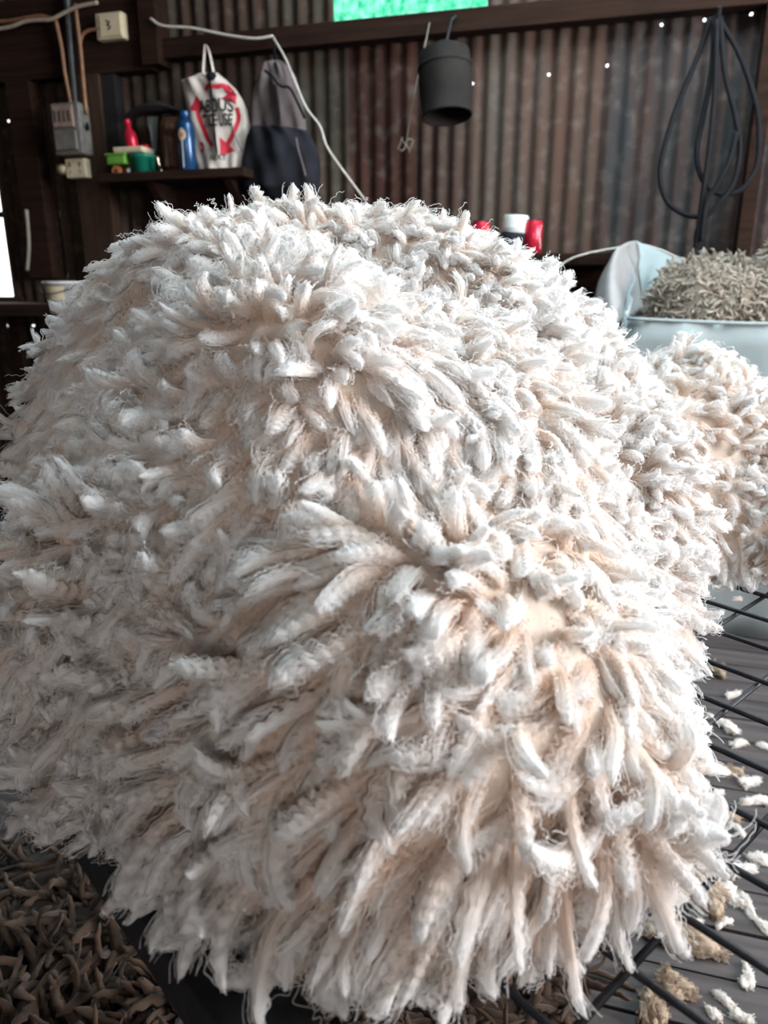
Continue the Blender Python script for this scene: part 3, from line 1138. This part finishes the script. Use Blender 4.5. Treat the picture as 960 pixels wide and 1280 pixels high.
# hat over leather bag, grey rag
ho = (wuz(197, 140, .12)[0], .12, wuz(197, 140, .12)[1])
r_ = wroot('wide_brim_hat', ho, 'black wide-brimmed hat hanging on the wall above the shelf', 'hat')
g = MB()
rings = []
for i in range(7):
    rr = .075 + .0175 * i
    rings.append([Vector((rr * 1.0 * math.cos(w_), rr * .5 * math.sin(w_) * .8, .018 * math.cos(2 * w_) * (i / 6) ** 2 * -1.3)) for w_ in [2 * PI * j / 36 for j in range(37)]])
g.grid(rings)
g.build('brim', FELT, r_, smooth=True, solid=.006)
MB().lathe([(.078, 0), (.075, .03), (.066, .06), (.05, .07), (.03, .062), (0, .055)], n=28, M=Matrix.Diagonal((1.0, .62, .62))).build('crown', FELT, r_, smooth=True)
MB().lathe([(.0785, .003), (.0785, .022), (.076, .022)], n=28, M=Matrix.Diagonal((1.0, .62, .62))).build('band', RUBBER, r_, smooth=True)
lo_ = (wuz(214, 215, .12)[0], .12, SH_Z)
r_ = wroot('leather_bag', lo_, 'worn brown leather bag standing between rag and blue can', 'bag')
pillow([(146, 204, 229), (155, 201, 230), (175, 203, 230), (195, 206, 229), (208, 207, 228), (215.5, 208, 228)], lo_, .12, .05, folds=.006, seed=3).build('bag_body', LEATHER, r_, smooth=True)
pillow([(147, 203, 230), (160, 202, 231), (172, 205, 228)], lo_, .15, .045, folds=.004, seed=4).build('flap', LEATHER, r_, smooth=True)
ro = (wuz(191, 145, .1)[0], .1, wuz(191, 145, .1)[1])
r_ = wroot('rag', ro, 'pale grey rag hanging below the black hat', 'cloth')
pillow([(146, 184, 197), (158, 185, 197), (170, 189, 197), (182, 191, 196), (190, 193, 196)], ro, .1, .02, folds=.006, seed=8).build('rag_cloth', RAG, r_, smooth=True)
MB().tube([(0, 0, .0), (0, .09, .03)], .004).build('peg', STEEL, r_)

# ------------------------------------------------------------------ tote bag
to = (wuz(262, 92, .16)[0], .16, wuz(262, 92, .16)[1])
r_ = wroot('tote_bag', to, 'white calico tote bag printed with red arrows, hanging from the beam', 'bag')
tv = .16
body = pillow([(91, 258, 272), (97, 244, 279), (101, 227, 284), (112, 229, 295), (124, 231, 303), (138, 234, 309), (155, 236, 313), (170, 240, 313), (185, 243, 309), (200, 246, 306), (212, 249, 304), (219, 262, 303)],
              to, tv, .055, n=30, folds=.007, seed=11).build('bag_body', TOTE, r_, smooth=True)
for (x0, x1, x2) in ((254, 256, 257), (268, 262, 259)):
    pts = [Lc(x0, 97, tv + .04, to), Lc((x0 + x1) / 2, 80, tv + .03, to), Lc(x1, 66, tv, to), Lc(x2, 58, tv - .03, to)]
    MB().tube(spline(pts), .013, n=8, ell=.25).build('handle', TOTE, r_, smooth=True)
MB().tube(spline([Lc(262, 98, tv + .06, to), Lc(264, 118, tv + .075, to), Lc(266, 140, tv + .078, to), Lc(268, 165, tv + .078, to), Lc(271, 192, tv + .075, to)]), .006, n=8).build('drawcord', RUBBER, r_, smooth=True)
MB().lathe([(0, .02), (.02, .014), (.024, 0), (.018, -.018), (0, -.022)], Lc(264, 95, tv + .05, to), 12).build('cord_knot', RUBBER, r_, smooth=True)
MB().lathe([(.008, 0), (.012, 0), (.012, .004), (.008, .004)], Lc(234, 107, tv + .012, to), 12, Mx).build('eyelet', STEEL, r_)
line_ = [(288, 150), (294, 170), (303, 190)]
MB().tube(spline([Lc(a, b_, tv + .055, to) for a, b_ in line_]), .003, n=6).build('seam', GREYCLOTH, r_, smooth=True)


def ribbon(pxs, wid, name):
    """printed band: flat strip following picture points, laid on the cloth"""
    pts = spline([Lc(a, b_, tv + .055, to) for a, b_ in pxs], 8)
    G = []
    for i, p in enumerate(pts):
        t = (pts[min(i + 1, len(pts) - 1)] - pts[max(0, i - 1)]).normalized()
        s_ = Vector((-t.z, 0, t.x))
        G.append([p + s_ * wid * q for q in (-.5, -.17, .17, .5)])
    o = MB().grid(G).build(name, RED, r_)
    drape(o, body)
    return o


def arrowhead(px, py, dx, dy, size, name):
    p = Lc(px, py, tv + .055, to)
    d = Vector((dx, 0, -dy)).normalized()
    s_ = Vector((-d.z, 0, d.x))
    G = []
    for i in range(9):
        t = i / 8
        G.append([p + d * size * (1 - t) + s_ * size * .75 * t * q for q in (-1, -.6, -.2, .2, .6, 1)])
    o = MB().grid(G).build(name, RED, r_)
    drape(o, body)


ribbon([(246, 133), (248, 145), (252, 158), (258, 171), (267, 183)], .022, 'red_arrow')
arrowhead(247, 138, -.05, -1, .065, 'arrowhead')
ribbon([(255, 112), (262, 107), (270, 108), (277, 106), (282, 112), (286, 118)], .020, 'red_arrow')
arrowhead(284, 116, .7, 1, .055, 'arrowhead')
ribbon([(293, 133), (295, 145), (293, 158), (289, 170), (284, 178), (279, 184)], .020, 'red_arrow')
arrowhead(284, 180, -.8, .9, .060, 'arrowhead')
for (tx, ty, s_, txt, w_) in ((269, 133, .078, 'ABOUS', .68), (271, 151, .074, 'TICE·USE', .52)):
    t_ = text_mesh(txt, s_, 'print_lettering', BLACKPRINT, r_, Lc(tx, ty, tv + .055, to), sx=w_)
    tm = t_.modifiers.new('tri', 'TRIANGULATE')
    ts = t_.modifiers.new('fine', 'SUBSURF')
    ts.subdivision_type = 'SIMPLE'
    ts.levels = ts.render_levels = 3
    drape(t_, body, .006)
t_ = text_mesh('NEXT', .034, 'print_lettering', BLACKPRINT, r_, Lc(272, 197, tv + .055, to), sx=.9)
drape(t_, body, .003)
ribbon([(249, 178), (253, 181), (253, 187), (249, 189)], .014, 'red_dot')

# ------------------------------------------------------------------ grey and navy jacket
jo = (wuz(345, 72, .15)[0], .15, wuz(345, 72, .15)[1])
r_ = wroot('hanging_jacket', jo, 'grey jacket with black lower half hanging right of the tote bag', 'jacket')
pillow([(76, 338, 352), (84, 330, 362), (96, 322, 370), (112, 318, 375), (130, 315, 379), (150, 314, 382), (163, 314, 383), (172, 318, 380)], jo, .15, .06, n=28, folds=.010, seed=5).build('upper_cloth', GREYCLOTH, r_, smooth=True)
pillow([(157, 316, 352), (163, 312, 383), (172, 309, 390), (185, 306, 396), (200, 304, 400), (215, 303, 401), (232, 304, 400), (248, 308, 396)], jo, .17, .08, n=28, folds=.010, seed=6).build('lower_cloth', NAVY, r_, smooth=True)
MB().tube(spline([Lc(a, b_, .24, jo) for a, b_ in ((331, 88), (340, 95), (350, 107), (362, 110), (372, 128), (381, 148))]), .006, n=8).build('strap', RUBBER, r_, smooth=True)
MB().tube(spline([Lc(a, b_, .235, jo) for a, b_ in ((344, 106), (347, 125), (349, 145), (350, 162))]), .014, n=8, ell=.4).build('strap', RUBBER, r_, smooth=True)
MB().tube(spline([Lc(a, b_, .27, jo) for a, b_ in ((370, 172), (373, 188), (378, 205), (382, 220))]), .005, n=8).build('zip', GREYCLOTH, r_, smooth=True)
MB().tube(spline([Lc(345, 78, .15, jo), Lc(343, 66, .13, jo), Lc(343, 60, .09, jo)]), .008, n=8).build('hanging_loop', RUBBER, r_, smooth=True)

# ------------------------------------------------------------------ bucket, knotted string, cable coils
bo = (wuz(557, 104, .3)[0], .3, wuz(557, 104, .3)[1])
r_ = wroot('metal_bucket', bo, 'dark rusty bucket hanging mouth down against the corrugated wall', 'bucket')
Mt = Matrix.Rotation(math.radians(-6), 3, 'Y') @ Matrix.Rotation(math.radians(-8), 3, 'X')
MB().lathe([(0, .13), (.085, .13), (.105, .118), (.112, .06), (.112, -.03), (.103, -.12), (.107, -.126), (.107, -.134), (.099, -.134), (.099, -.12), (.107, .06), (.1, .11), (0, .115)], n=32, M=Mt).build('bucket_body', RUSTTIN, r_, smooth=True)
MB().lathe([(.1125, .05), (.116, .055), (.116, .062), (.1125, .067)], n=32, M=Mt).build('hoop', RUSTTIN, r_, smooth=True)
MB().tube([Mt @ Vector((0, 0, .125)), Vector((0, .1, .26)), Vector((0, .19, .3))], .006).build('hook', STEEL, r_)
line_thing('knotted_string', [(537, 28), (530, 62), (519, 112), (508, 176)], [.14, .13, .13, .12], .0028, TWINE, 'thin pale string with a knot hanging left of the bucket', 'string')
kn = bpy.data.objects['knotted_string']
c = P(507, 181, .12)
pts = [c - kn.location + Vector((.030 * math.cos(a * 1.0) * (1 + .3 * math.sin(3 * a)), .012 * math.sin(2.3 * a), .026 * math.sin(a * 2) + .006 * math.cos(5 * a))) for a in [i * .3 for i in range(43)]]
MB().tube(pts, .003, n=6).build('knot', TWINE, kn, smooth=True)

hk = (wuz(893, 32, .1)[0], .1, wuz(893, 32, .1)[1])
r_ = wroot('cable_coil', hk, 'loose black cable hung in long loops on the wall at right', 'cable')
loops = [[(888, 22), (876, 60), (858, 105), (842, 145), (829, 190), (825, 222), (834, 252), (856, 268), (880, 272)],
         [(893, 24), (889, 90), (878, 150), (871, 190), (876, 220), (890, 238), (908, 243), (928, 236), (944, 212), (949, 178), (945, 130), (925, 70), (900, 26)],
         [(900, 22), (906, 90), (918, 140), (925, 185), (917, 228), (898, 255), (878, 276), (871, 292), (870, 306)],
         [(896, 24), (894, 100), (889, 165), (882, 220), (876, 262), (872, 296), (869, 310)],
         [(921, 165), (912, 200), (898, 228), (884, 252), (879, 280), (877, 302)]]
for i, lp in enumerate(loops):
    MB().tube(spline([Lc(a, b_, .16 + .012 * i, hk) for a, b_ in lp]), .0105, n=8).build('cable_loop', RUBBER, r_, smooth=True)
MB().tube([(0, .0, .02), (0, -.1, .0), (0, -.12, .03)], .009).build('hook', STEEL, r_)

# ------------------------------------------------------------------ ledge with red cans, right of the fleece
LZ = wuz(660, 318, .27)[1]
l0, l1 = wuz(540, 330, .3)[0], wuz(766, 330, .3)[0]
r_ = wroot('ledge', (l0, 0, LZ), 'dark timber ledge on the wall carrying the red cans', 'shelf')
MB().box(((l1 - l0) / 2, -.2, -.025), (l1 - l0, .38, .05)).build('board', TIMBER, r_, bevel=.005)
MB().box(((l1 - l0) / 2, -.05, -.1), (l1 - l0 - .06, .06, .10)).build('back_rail', TIMBER, r_, bevel=.005)
for x in (.12, l1 - l0 - .1):
    MB().box((x, -.06, -.28), (.07, .05, .3)).build('bracket', TIMBER, r_, bevel=.005)


def red_can(px, label, h, r0):
    u, _ = wuz(px, 316, .27)
    q = wroot('drink_can', (u, .27, LZ), label, 'can', None)
    MB().lathe([(0, 0.003), (r0 * .72, 0), (r0 * .8, .002), (r0, .012), (r0, h - .014), (r0 * .84, h - .003), (r0 * .84, h), (r0 * .78, h), (r0 * .76, h - .004), (0, h - .004)], n=26).build('can_body', REDMETAL, q, smooth=True)
    MB().box((r0 * .2, -r0 * .2, h - .001), (.02, .012, .002)).build('tab', STEEL, q)
    MB().lathe([(r0 * .845, h - .003), (r0 * .86, h), (r0 * .845, h + .002)], n=26).build('rim', STEEL, q, smooth=True)
    g_ = MB().grid([[Vector(((r0 + .0006) * math.sin(a), -(r0 + .0006) * math.cos(a), z)) for a in [.9 + .12 * math.sin(z * 60) + .05 * j for j in range(3)]] for z in [h * .15 + h * .7 * i / 8 for i in range(9)]])
    g_.build('stripe', WHITEP, q, smooth=True)
    return q


red_can(665, 'tall shiny red can standing right of the white-capped jar', .14, .041)
red_can(600, 'red can half hidden by wool, left of the white-capped jar', .14, .041)
u, _ = wuz(641, 316, .27)
r_ = wroot('jar', (u, .27, LZ), 'dark jar with ridged white cap between two red cans', 'jar')
MB().lathe([(0, 0), (.052, 0), (.056, .005), (.056, .085), (.05, .096), (0, .096)], n=28).build('jar_body', NAVY, r_, smooth=True)
MB().lathe([(0, .094), (.052, .094), (.054, .1), (.053, .112), (.055, .116), (.053, .12), (.055, .13), (.053, .134), (.055, .145), (.053, .149), (.054, .168), (.05, .174), (0, .175)], n=28, M=Matrix.Rotation(math.radians(3), 3, 'Y') @ Matrix.Diagonal((1, 1, .92))).build('cap', WHITEP, r_, smooth=True)
g_ = MB()
for z0_, z1_, a0, a1 in ((.006, .016, -1.2, 1.2), (.05, .062, .1, .45), (.045, .066, .5, .6)):
    g_.grid([[Vector((.0568 * math.sin(a0 + (a1 - a0) * j / 10), -.0568 * math.cos(a0 + (a1 - a0) * j / 10), z)) for j in range(11)] for z in (z0_, z1_)])
g_.build('label_print', WHITEP, r_, smooth=True)

# ------------------------------------------------------------------ low shelf, tub at the left
BZ = wuz(40, 380, .45)[1]
b0, b1 = wuz(-60, 390, .45)[0], wuz(215, 390, .45)[0]
r_ = wroot('workbench', (b0, 0, FLOOR), 'dark timber bench along the wall under the bright window', 'bench')
H_ = BZ - FLOOR
MB().box(((b1 - b0) / 2, -.26, H_ - .03), (b1 - b0, .48, .06)).build('bench_top', TIMBER, r_, bevel=.005)
for x in (.06, (b1 - b0) - .06):
    for y in (-.06, -.45):
        MB().box((x, y, (H_ - .06) / 2), (.07, .07, H_ - .06)).build('leg', TIMBER, r_, bevel=.004)
u, _ = wuz(82, 380, .3)
r_ = wroot('white_tub', (u, .3, BZ), 'white plastic tub on the dark bench beside the fleece', 'tub')
MB().lathe([(0, 0), (.085, 0), (.1, .1), (.104, .1), (.104, .112), (.096, .112), (.083, .012), (0, .012)], n=30).build('tub_body', WHITEP, r_, smooth=True)
g_ = MB().grid([[Vector(((.0862 + z * .15) * math.sin(a), -(.0862 + z * .15) * math.cos(a), z)) for a in [-.5 + .13 * j for j in range(10)]] for z in (.02, .05, .085)])
g_.build('tub_label', CREAM, r_, smooth=True)
MB().tube([( .1 * math.cos(a), -.1 * math.sin(a) * .3 - .09 * math.sin(a), .1 - .05 * math.sin(a)) for a in [PI * i / 12 for i in range(13)]], .003).build('handle', STEEL, r_, smooth=True)

# ------------------------------------------------------------------ wool pack with grey fleece
vf, vb = 1.0, .28
fu, fz = wuz(784, 398, vf)
ru, rz_ = wuz(797, 303, vb)
PW = .95
po = (fu, vf, FLOOR)
r_ = wroot('wool_pack', po, 'open pale blue-white woven wool pack standing at the right', 'wool pack')
HZ = fz - FLOOR
g_ = MB()


def rim(t):
    """outline of the open mouth: t 0..4 around front, right, back, left; local x, y, z"""
    x_r = fu + PW
    if t <= 1:
        return (PW * t, -.0 + .02 * math.sin(PI * t) * -1, HZ - .012 * math.sin(PI * t * 1.0))
    if t <= 2:
        return (PW, (vf - vb) * (t - 1), HZ + .06 * (t - 1))
    if t <= 3:
        a_ = t - 2
        return (PW + (ru - fu - PW) * a_, vf - vb, HZ + .06 + (rz_ - FLOOR - HZ - .06) * a_ ** 1.6)
    a_ = t - 3
    return ((ru - fu) * (1 - a_), (vf - vb) * (1 - a_), HZ + (rz_ - FLOOR - HZ) * (1 - a_) ** 1.3)


rows_ = []
for i in range(15):
    h_ = i / 14
    row = []
    for j in range(81):
        x, y, z = rim(j / 20)
        bul = math.sin(PI * h_) * .035
        cx_, cy_ = PW / 2, (vf - vb) / 2
        dx_, dy_ = x - cx_, y - cy_
        wv = .006 * math.sin(j * 1.1 + h_ * 4) + .004 * math.sin(j * 2.3 - h_ * 9)
        k_ = 1 + (bul + wv) / .4
        row.append(Vector((cx_ + dx_ * k_, cy_ + dy_ * k_, z * h_ + .004)))
    rows_.append(row)
g_.grid(rows_)
g_.build('pack_cloth', PACK, r_, smooth=True, solid=.003)
# hem of the front edge
MB().tube([Vector(rim(t / 20)) + Vector((0, -.004, 0)) for t in range(21)], .006, n=8).build('hem', PACK, r_, smooth=True)
# loose corner flap pulled up and out to the left
fl_px = [[(795, 301), (797, 320), (800, 350), (806, 385)], [(784, 303), (780, 330), (781, 362), (786, 400)], [(770, 312), (764, 335), (764, 365), (770, 405)], [(762, 326), (748, 352), (742, 380), (742, 410)]]
fl_v = [.3, .46, .6, .52]
G = []
for k_ in range(4):
    G.append(spline([Lc(a, b_, fl_v[k_] + q * .1, po) for q, (a, b_) in enumerate(fl_px[k_])], 5))
GG = [spline([G[k_][j] for k_ in range(4)], 5) for j in range(len(G[0]))]
MB().grid(GG).build('corner_flap', PACK_IN, r_, smooth=True, solid=.003)
fl_px = [[(795, 301), (797, 320), (796, 345), (790, 372)], [(810, 308), (808, 330), (805, 352), (800, 380)], [(826, 314), (820, 332), (812, 350), (806, 378)], [(842, 322), (830, 336), (818, 352), (808, 372)]]
G = []
for k_ in range(4):
    G.append(spline([Lc(a, b_, .31 + .02 * k_ + q * .05, po) for q, (a, b_) in enumerate(fl_px[k_])], 5))
GG = [spline([G[k_][j] for k_ in range(4)], 5) for j in range(len(G[0]))]
MB().grid(GG).build('corner_flap', PACK, r_, smooth=True, solid=.003)
MB().tube(spline([Lc(a, b_, .5, po) for a, b_ in ((797, 304), (799, 322), (794, 345), (785, 362), (784, 380), (795, 396))]), .005, n=6).build('seam', PACK_IN, r_, smooth=True)
line_thing('stretched_cord', [(694, 336), (715, 323), (742, 315), (770, 310), (795, 305), (822, 311), (843, 320)], [.42, .40, .38, .34, .3, .3, .32], .004, WHITEWIRE, 'pale cord arching from the ledge to the pack corner', 'cord')

# grey wool in the pack
pc = W(fu + PW / 2 + .02, (vf + vb) / 2, 0)
gl = Lump((0, 0, HZ + FLOOR - .05), [((.0, 0, HZ + FLOOR - .10), (.44, .33, .28)), ((.16, .0, HZ + FLOOR), (.28, .28, .34)), ((-.18, 0.04, HZ + FLOOR - .05), (.22, .26, .24))], 77, amp=.02, floor=-.4)
gr = empty('grey_fleece', pc)
gr.rotation_euler = (0, 0, WA)
tag(gr, 'grey-brown dirty fleece heaped in the open wool pack', 'fleece')
# (built in its own frame)
lump_mesh('fleece_body', gl, WOOL_GREY, gr, 80, 40)
d_ = fib_dirs(12000, 5)
P0, n0, A0 = gl.frame(d_)
kp = P0[:, 2] > HZ + FLOOR - .10
P0, n0 = P0[kp], n0[kp]
Mn = len(P0)
rg = np.random.default_rng(8)
ln, rd = rg.uniform(.03, .07, Mn), rg.uniform(.003, .0075, Mn)
Cg = lock_lines(P0, n0, 14, ln, 91, stand=.5, fall=.5, wild=1.3, grav=.3, curl=1.2, floor=-1, freq=55)
stg = lock_style(Mn, 92, crimp=5)
Vg, Ag = lock_tubes(Cg, rd, stg, S=6)
hg = rg.permutation(Mn)
for h in hg[:60]:
    locks_object('wool_lock', Vg[h:h + 1], Ag[h:h + 1], 14, 6, WOOL_GREY, gr)
tag(locks_object('wool_locks', Vg[hg[60:]], Ag[hg[60:]], 14, 6, WOOL_GREY, gr), kind='stuff')

# ------------------------------------------------------------------ wire table under the fleece
E1 = Vector((math.cos(math.radians(-48.5)), math.sin(math.radians(-48.5)), 0))
E2 = Vector((math.cos(math.radians(43.5)), math.sin(math.radians(43.5)), 0))
tc_ = Vector((.02, .62, 0))
tb = empty('wool_table', Vector((tc_.x, tc_.y, FLOOR)), math.radians(-48.5))
tag(tb, 'wool sorting table topped with a black steel wire grid', 'table')
HT = -FLOOR
offA = [.762 + .064 * k for k in range(8, 0, -1)] + [.762, .697, .630, .566, .503, .4445, .392, .336, .284] + [.284 - .056 * k for k in range(1, 14)]
nA = Vector((.755, .656, 0)).normalized()
half1, half2 = .86, .84
low2 = .13 - tc_.dot(Vector((.755, .656, 0)).normalized())
g_ = MB()
c2 = tc_.dot(nA)
for o_ in offA:
    y = o_ - c2
    if low2 < y < half2:
        g_.tube([(-half1, y, HT - .0035), (half1, y, HT - .0035)], .0024, n=6)
e1c = Vector((.656, -.755, 0)).dot(tc_)
# cross wires: perpendicular offsets measured along E1
for k in range(-14, 18):
    x = -(.2207 - .0783 * k) - e1c
    if abs(x) < half1:
        g_.tube([(x, low2, HT - .0095), (x, half2, HT - .0083)], .0024, n=6)
g_.build('wire_grid', STEEL, tb, smooth=True)
g_ = MB()
for s_, yy in ((-1, low2), (1, half2)):
    g_.box((0, yy, HT - .02), (half1 * 2 + .04, .04, .04)).box((s_ * half1, (half2 + low2) / 2, HT - .02), (.04, half2 - low2 + .04, .04))
g_.build('frame', STEEL, tb, bevel=.003)
for sx in (-1, 1):
    for sy in (low2, half2):
        MB().box((sx * half1, sy, (HT - .04) / 2), (.04, .04, HT - .04)).build('leg', STEEL, tb, bevel=.003)


# ------------------------------------------------------------------ wool tufts on the boards and on the wires
def tuft_proto(seed, size, m, n=26):
    """fluffy puff of loose wool: lobed downy core with curled fibres around it"""
    rr = np.random.default_rng(seed)
    r = size * .5
    ells = [((rr.normal() * .1 * r, rr.normal() * .1 * r, .18 * r), (r * .62, r * .42, r * .30))]
    for k_ in range(5):
        a_ = rr.uniform(0, 6.28)
        q_ = rr.uniform(.3, .75)
        ells.append(((r * q_ * math.cos(a_), r * q_ * .75 * math.sin(a_), r * rr.uniform(.08, .3)), (r * rr.uniform(.22, .4), r * rr.uniform(.16, .3), r * rr.uniform(.15, .3))))
    lp = Lump((0, 0, .15 * r), ells, seed, amp=.10 * r, floor=.0015, p=14)
    o = lump_mesh('wool_tuft', lp, m, None, 56, 28)
    me = o.data
    co_ = np.empty(len(me.vertices) * 3, dtype=np.float32)
    me.vertices.foreach_get('co', co_)
    co_ = co_.reshape(-1, 3).astype(float)
    co_ += vnoise(co_, 9 / r, seed + 3, 3) * r * .035
    co_[:, 2] = np.maximum(co_[:, 2], .0012)
    me.vertices.foreach_set('co', co_.astype(np.float32).ravel())
    me.attributes['along'].data.foreach_set('value', rr.uniform(.3, .9, len(co_)).astype(np.float32))
    d1 = fib_dirs(n * 14, seed)
    d1 = d1[d1[:, 2] > -.3]
    P1, n1, _ = lp.frame(d1)
    K = 12
    M1 = len(P1)
    C1 = lock_lines(P1, n1, K, rr.uniform(.2, .5, M1) * r, seed, stand=.5, fall=.1, wild=1.0, grav=.3, curl=1.6, floor=.002, freq=3 / r)
    st1 = lock_style(M1, seed, crimp=4)
    fuzz_object('wool_fibres', C1, rr.uniform(.02, .07, M1) * r, st1, m, o, per=9, seed=seed, r0=.0055 * r, pts=14, loose=.4)
    return o


def place_tufts(spots_, z0, label, group, m, size, seed, n=26):
    protos = []
    rr = random.Random(seed)
    for i, (px, py, s_) in enumerate(spots_):
        p = hitz(px, py, z0 + .01)
        dep = cam_depth(np.array([[p.x, p.y, p.z]]))[0][0]
        want = s_ * dep / F
        if i < 4:
            o = tuft_proto(seed + i, size, m, n)
            protos.append(o)
        else:
            o = copy_tree(protos[i % 4])
        o.location = (p.x, p.y, z0)
        o.rotation_euler = (0, 0, rr.uniform(0, 6.28))
        k_ = want / size * 1.05
        o.scale = (k_ * rr.uniform(.9, 1.5), k_ * rr.uniform(.6, 1.0), k_)
        lab = label[i] if isinstance(label, list) else label
        tag(o, lab, 'wool tuft', group)


floor_spots = [(915, 868, 30), (905, 905, 38), (925, 928, 26), (885, 955, 40), (940, 975, 34), (948, 1000, 36), (922, 1035, 24), (948, 1072, 40),
               (930, 1085, 44), (915, 1118, 40), (935, 1128, 34), (955, 1155, 30), (890, 1100, 26), (935, 1218, 34), (905, 1245, 30), (890, 1262, 30),
               (925, 1268, 40), (897, 990, 22), (955, 930, 20), (912, 1010, 20), (870, 1150, 30), (905, 1150, 22), (942, 745, 22), (955, 790, 14), (885, 1190, 26)]
place_tufts(floor_spots, FLOOR, 'small white wool tuft on the dark floorboards under the wire table', 'white wool tufts on the floorboards', WOOL, .08, 300)
tan_spots = [(905, 1015, 60), (870, 1110, 80), (862, 1175, 70), (842, 1235, 70), (900, 960, 40), (895, 838, 40), (890, 1130, 60), (815, 1262, 60)]
place_tufts(tan_spots, FLOOR, 'tan stained wool tuft on the dark floorboards under the wire table', 'tan wool tufts on the floorboards', WOOL_TAN, .11, 400)
place_tufts([(868, 1052, 62)], 0.0, 'small bluish-white wool tuft spilling onto the wires beside the big fleece', None, WOOL, .05, 500, n=22)
place_tufts([(924, 741, 20)], 0.0, 'tiny round white wool tuft on the wires near the second fleece', None, WOOL, .03, 520, n=16)

# ------------------------------------------------------------------ dark stained wool dropped on the floor
bl = Lump((0, 0, .04), [((0, 0, 0), (.62, .42, .12)), ((-.25, .12, .0), (.36, .26, .16)), ((.2, -.1, .0), (.32, .26, .14)), ((-.1, .3, 0), (.4, .2, .10))], 61, amp=.012, floor=.004)
br = empty('brown_fleece', (-.24, 1.02, FLOOR))
tag(br, 'dark brown stained wool heap on the floor below the near edge of the wire table', 'fleece')
lump_mesh('fleece_body', bl, WOOL_BROWN, br, 80, 40)
P0, n0, A0 = bl.frame(fib_dirs(9000, 6))
kp = P0[:, 2] > .015
P0, n0 = P0[kp], n0[kp]
Mn = len(P0)
ln, rd = rg.uniform(.06, .13, Mn), rg.uniform(.006, .012, Mn)
Cg = lock_lines(P0, n0, 14, ln, 191, stand=.35, fall=.3, wild=1.3, grav=.3, curl=1.0, floor=.004, freq=30)
stg = lock_style(Mn, 192, crimp=5)
Vg, Ag = lock_tubes(Cg, rd, stg, S=6)
for h in range(40):
    locks_object('wool_lock', Vg[h * 7:h * 7 + 1], Ag[h * 7:h * 7 + 1], 14, 6, WOOL_BROWN, br)
rest = np.array([i for i in range(Mn) if i % 7 or i >= 280])
tag(locks_object('wool_locks', Vg[rest], Ag[rest], 14, 6, WOOL_BROWN, br), kind='stuff')

# ------------------------------------------------------------------ light
w = bpy.data.worlds.new('world')
SC.world = w
w.use_nodes = True
nt = w.node_tree
bg = nt.nodes['Background']
tc = node(nt, 'ShaderNodeTexCoord')
sp = node(nt, 'ShaderNodeSeparateXYZ')
rp = node(nt, 'ShaderNodeValToRGB')
rp.color_ramp.elements[0].position = .44
rp.color_ramp.elements[0].color = (.25, .35, .45, 1)
rp.color_ramp.elements[1].position = .5
rp.color_ramp.elements[1].color = (.95, .97, 1.0, 1)
ma = node(nt, 'ShaderNodeMath', operation='MULTIPLY_ADD')
ma.inputs[1].default_value = .5
ma.inputs[2].default_value = .5
L(nt, tc.outputs['Generated'], sp.inputs[0])
L(nt, sp.outputs['Z'], ma.inputs[0])
L(nt, ma.outputs[0], rp.inputs['Fac'])
L(nt, rp.outputs['Color'], bg.inputs['Color'])
bg.inputs['Strength'].default_value = 2.6


def area(name, loc, direction, sx, sy, power, color):
    l = bpy.data.lights.new(name, 'AREA')
    l.shape = 'RECTANGLE'
    l.size = sx
    l.size_y = sy
    l.energy = power
    l.color = color
    o = bpy.data.objects.new(name, l)
    COL.objects.link(o)
    o.location = loc
    o.rotation_euler = Vector(direction).to_track_quat('-Z', 'Z').to_euler()
    return o


area('window_daylight', W(UR + .15, (DV0 + DV1) / 2, (DZ0 + DZ1) / 2), -U, DV1 - DV0, DZ1 - DZ0, 440, (1.0, .98, .985))
area('skylight_daylight', W((SK[0] + SK[1]) / 2, (SK[2] + SK[3]) / 2, ZC + .12), (0, 0, -1), SK[1] - SK[0], SK[3] - SK[2], 120, (.70, .92, 1.0))
area('front_fill', W(4.9, VF + .1, 1.1), -N, 2.4, 1.4, 50, (1.0, .90, .82))  # added dim warm fill behind the camera, softens contrast; no known window
sun = bpy.data.lights.new('sun', 'SUN')
sun.energy = 2.0
sun.angle = .01
sun.color = (1, .93, .85)
so_ = bpy.data.objects.new('sun', sun)
COL.objects.link(so_)
so_.rotation_euler = Vector((.55, -.55, -.62)).to_track_quat('-Z', 'Z').to_euler()

# ------------------------------------------------------------------ camera
cam = bpy.data.cameras.new('camera')
co = bpy.data.objects.new('camera', cam)
COL.objects.link(co)
co.location = (0, 0, CAMH)
co.rotation_euler = (PI / 2 - PITCH, 0, 0)
cam.sensor_fit = 'VERTICAL'
cam.sensor_height = 36
cam.lens = 36 * F / 1280
cam.clip_start = 0.02
cam.dof.use_dof = True
cam.dof.focus_distance = 0.66
cam.dof.aperture_fstop = cam.lens / 3.1
SC.camera = co
SC.view_settings.view_transform = 'Standard'
SC.view_settings.look = 'None'
SC.view_settings.gamma = 1
SC.view_settings.use_curve_mapping = False
SC.view_settings.exposure = 0.0
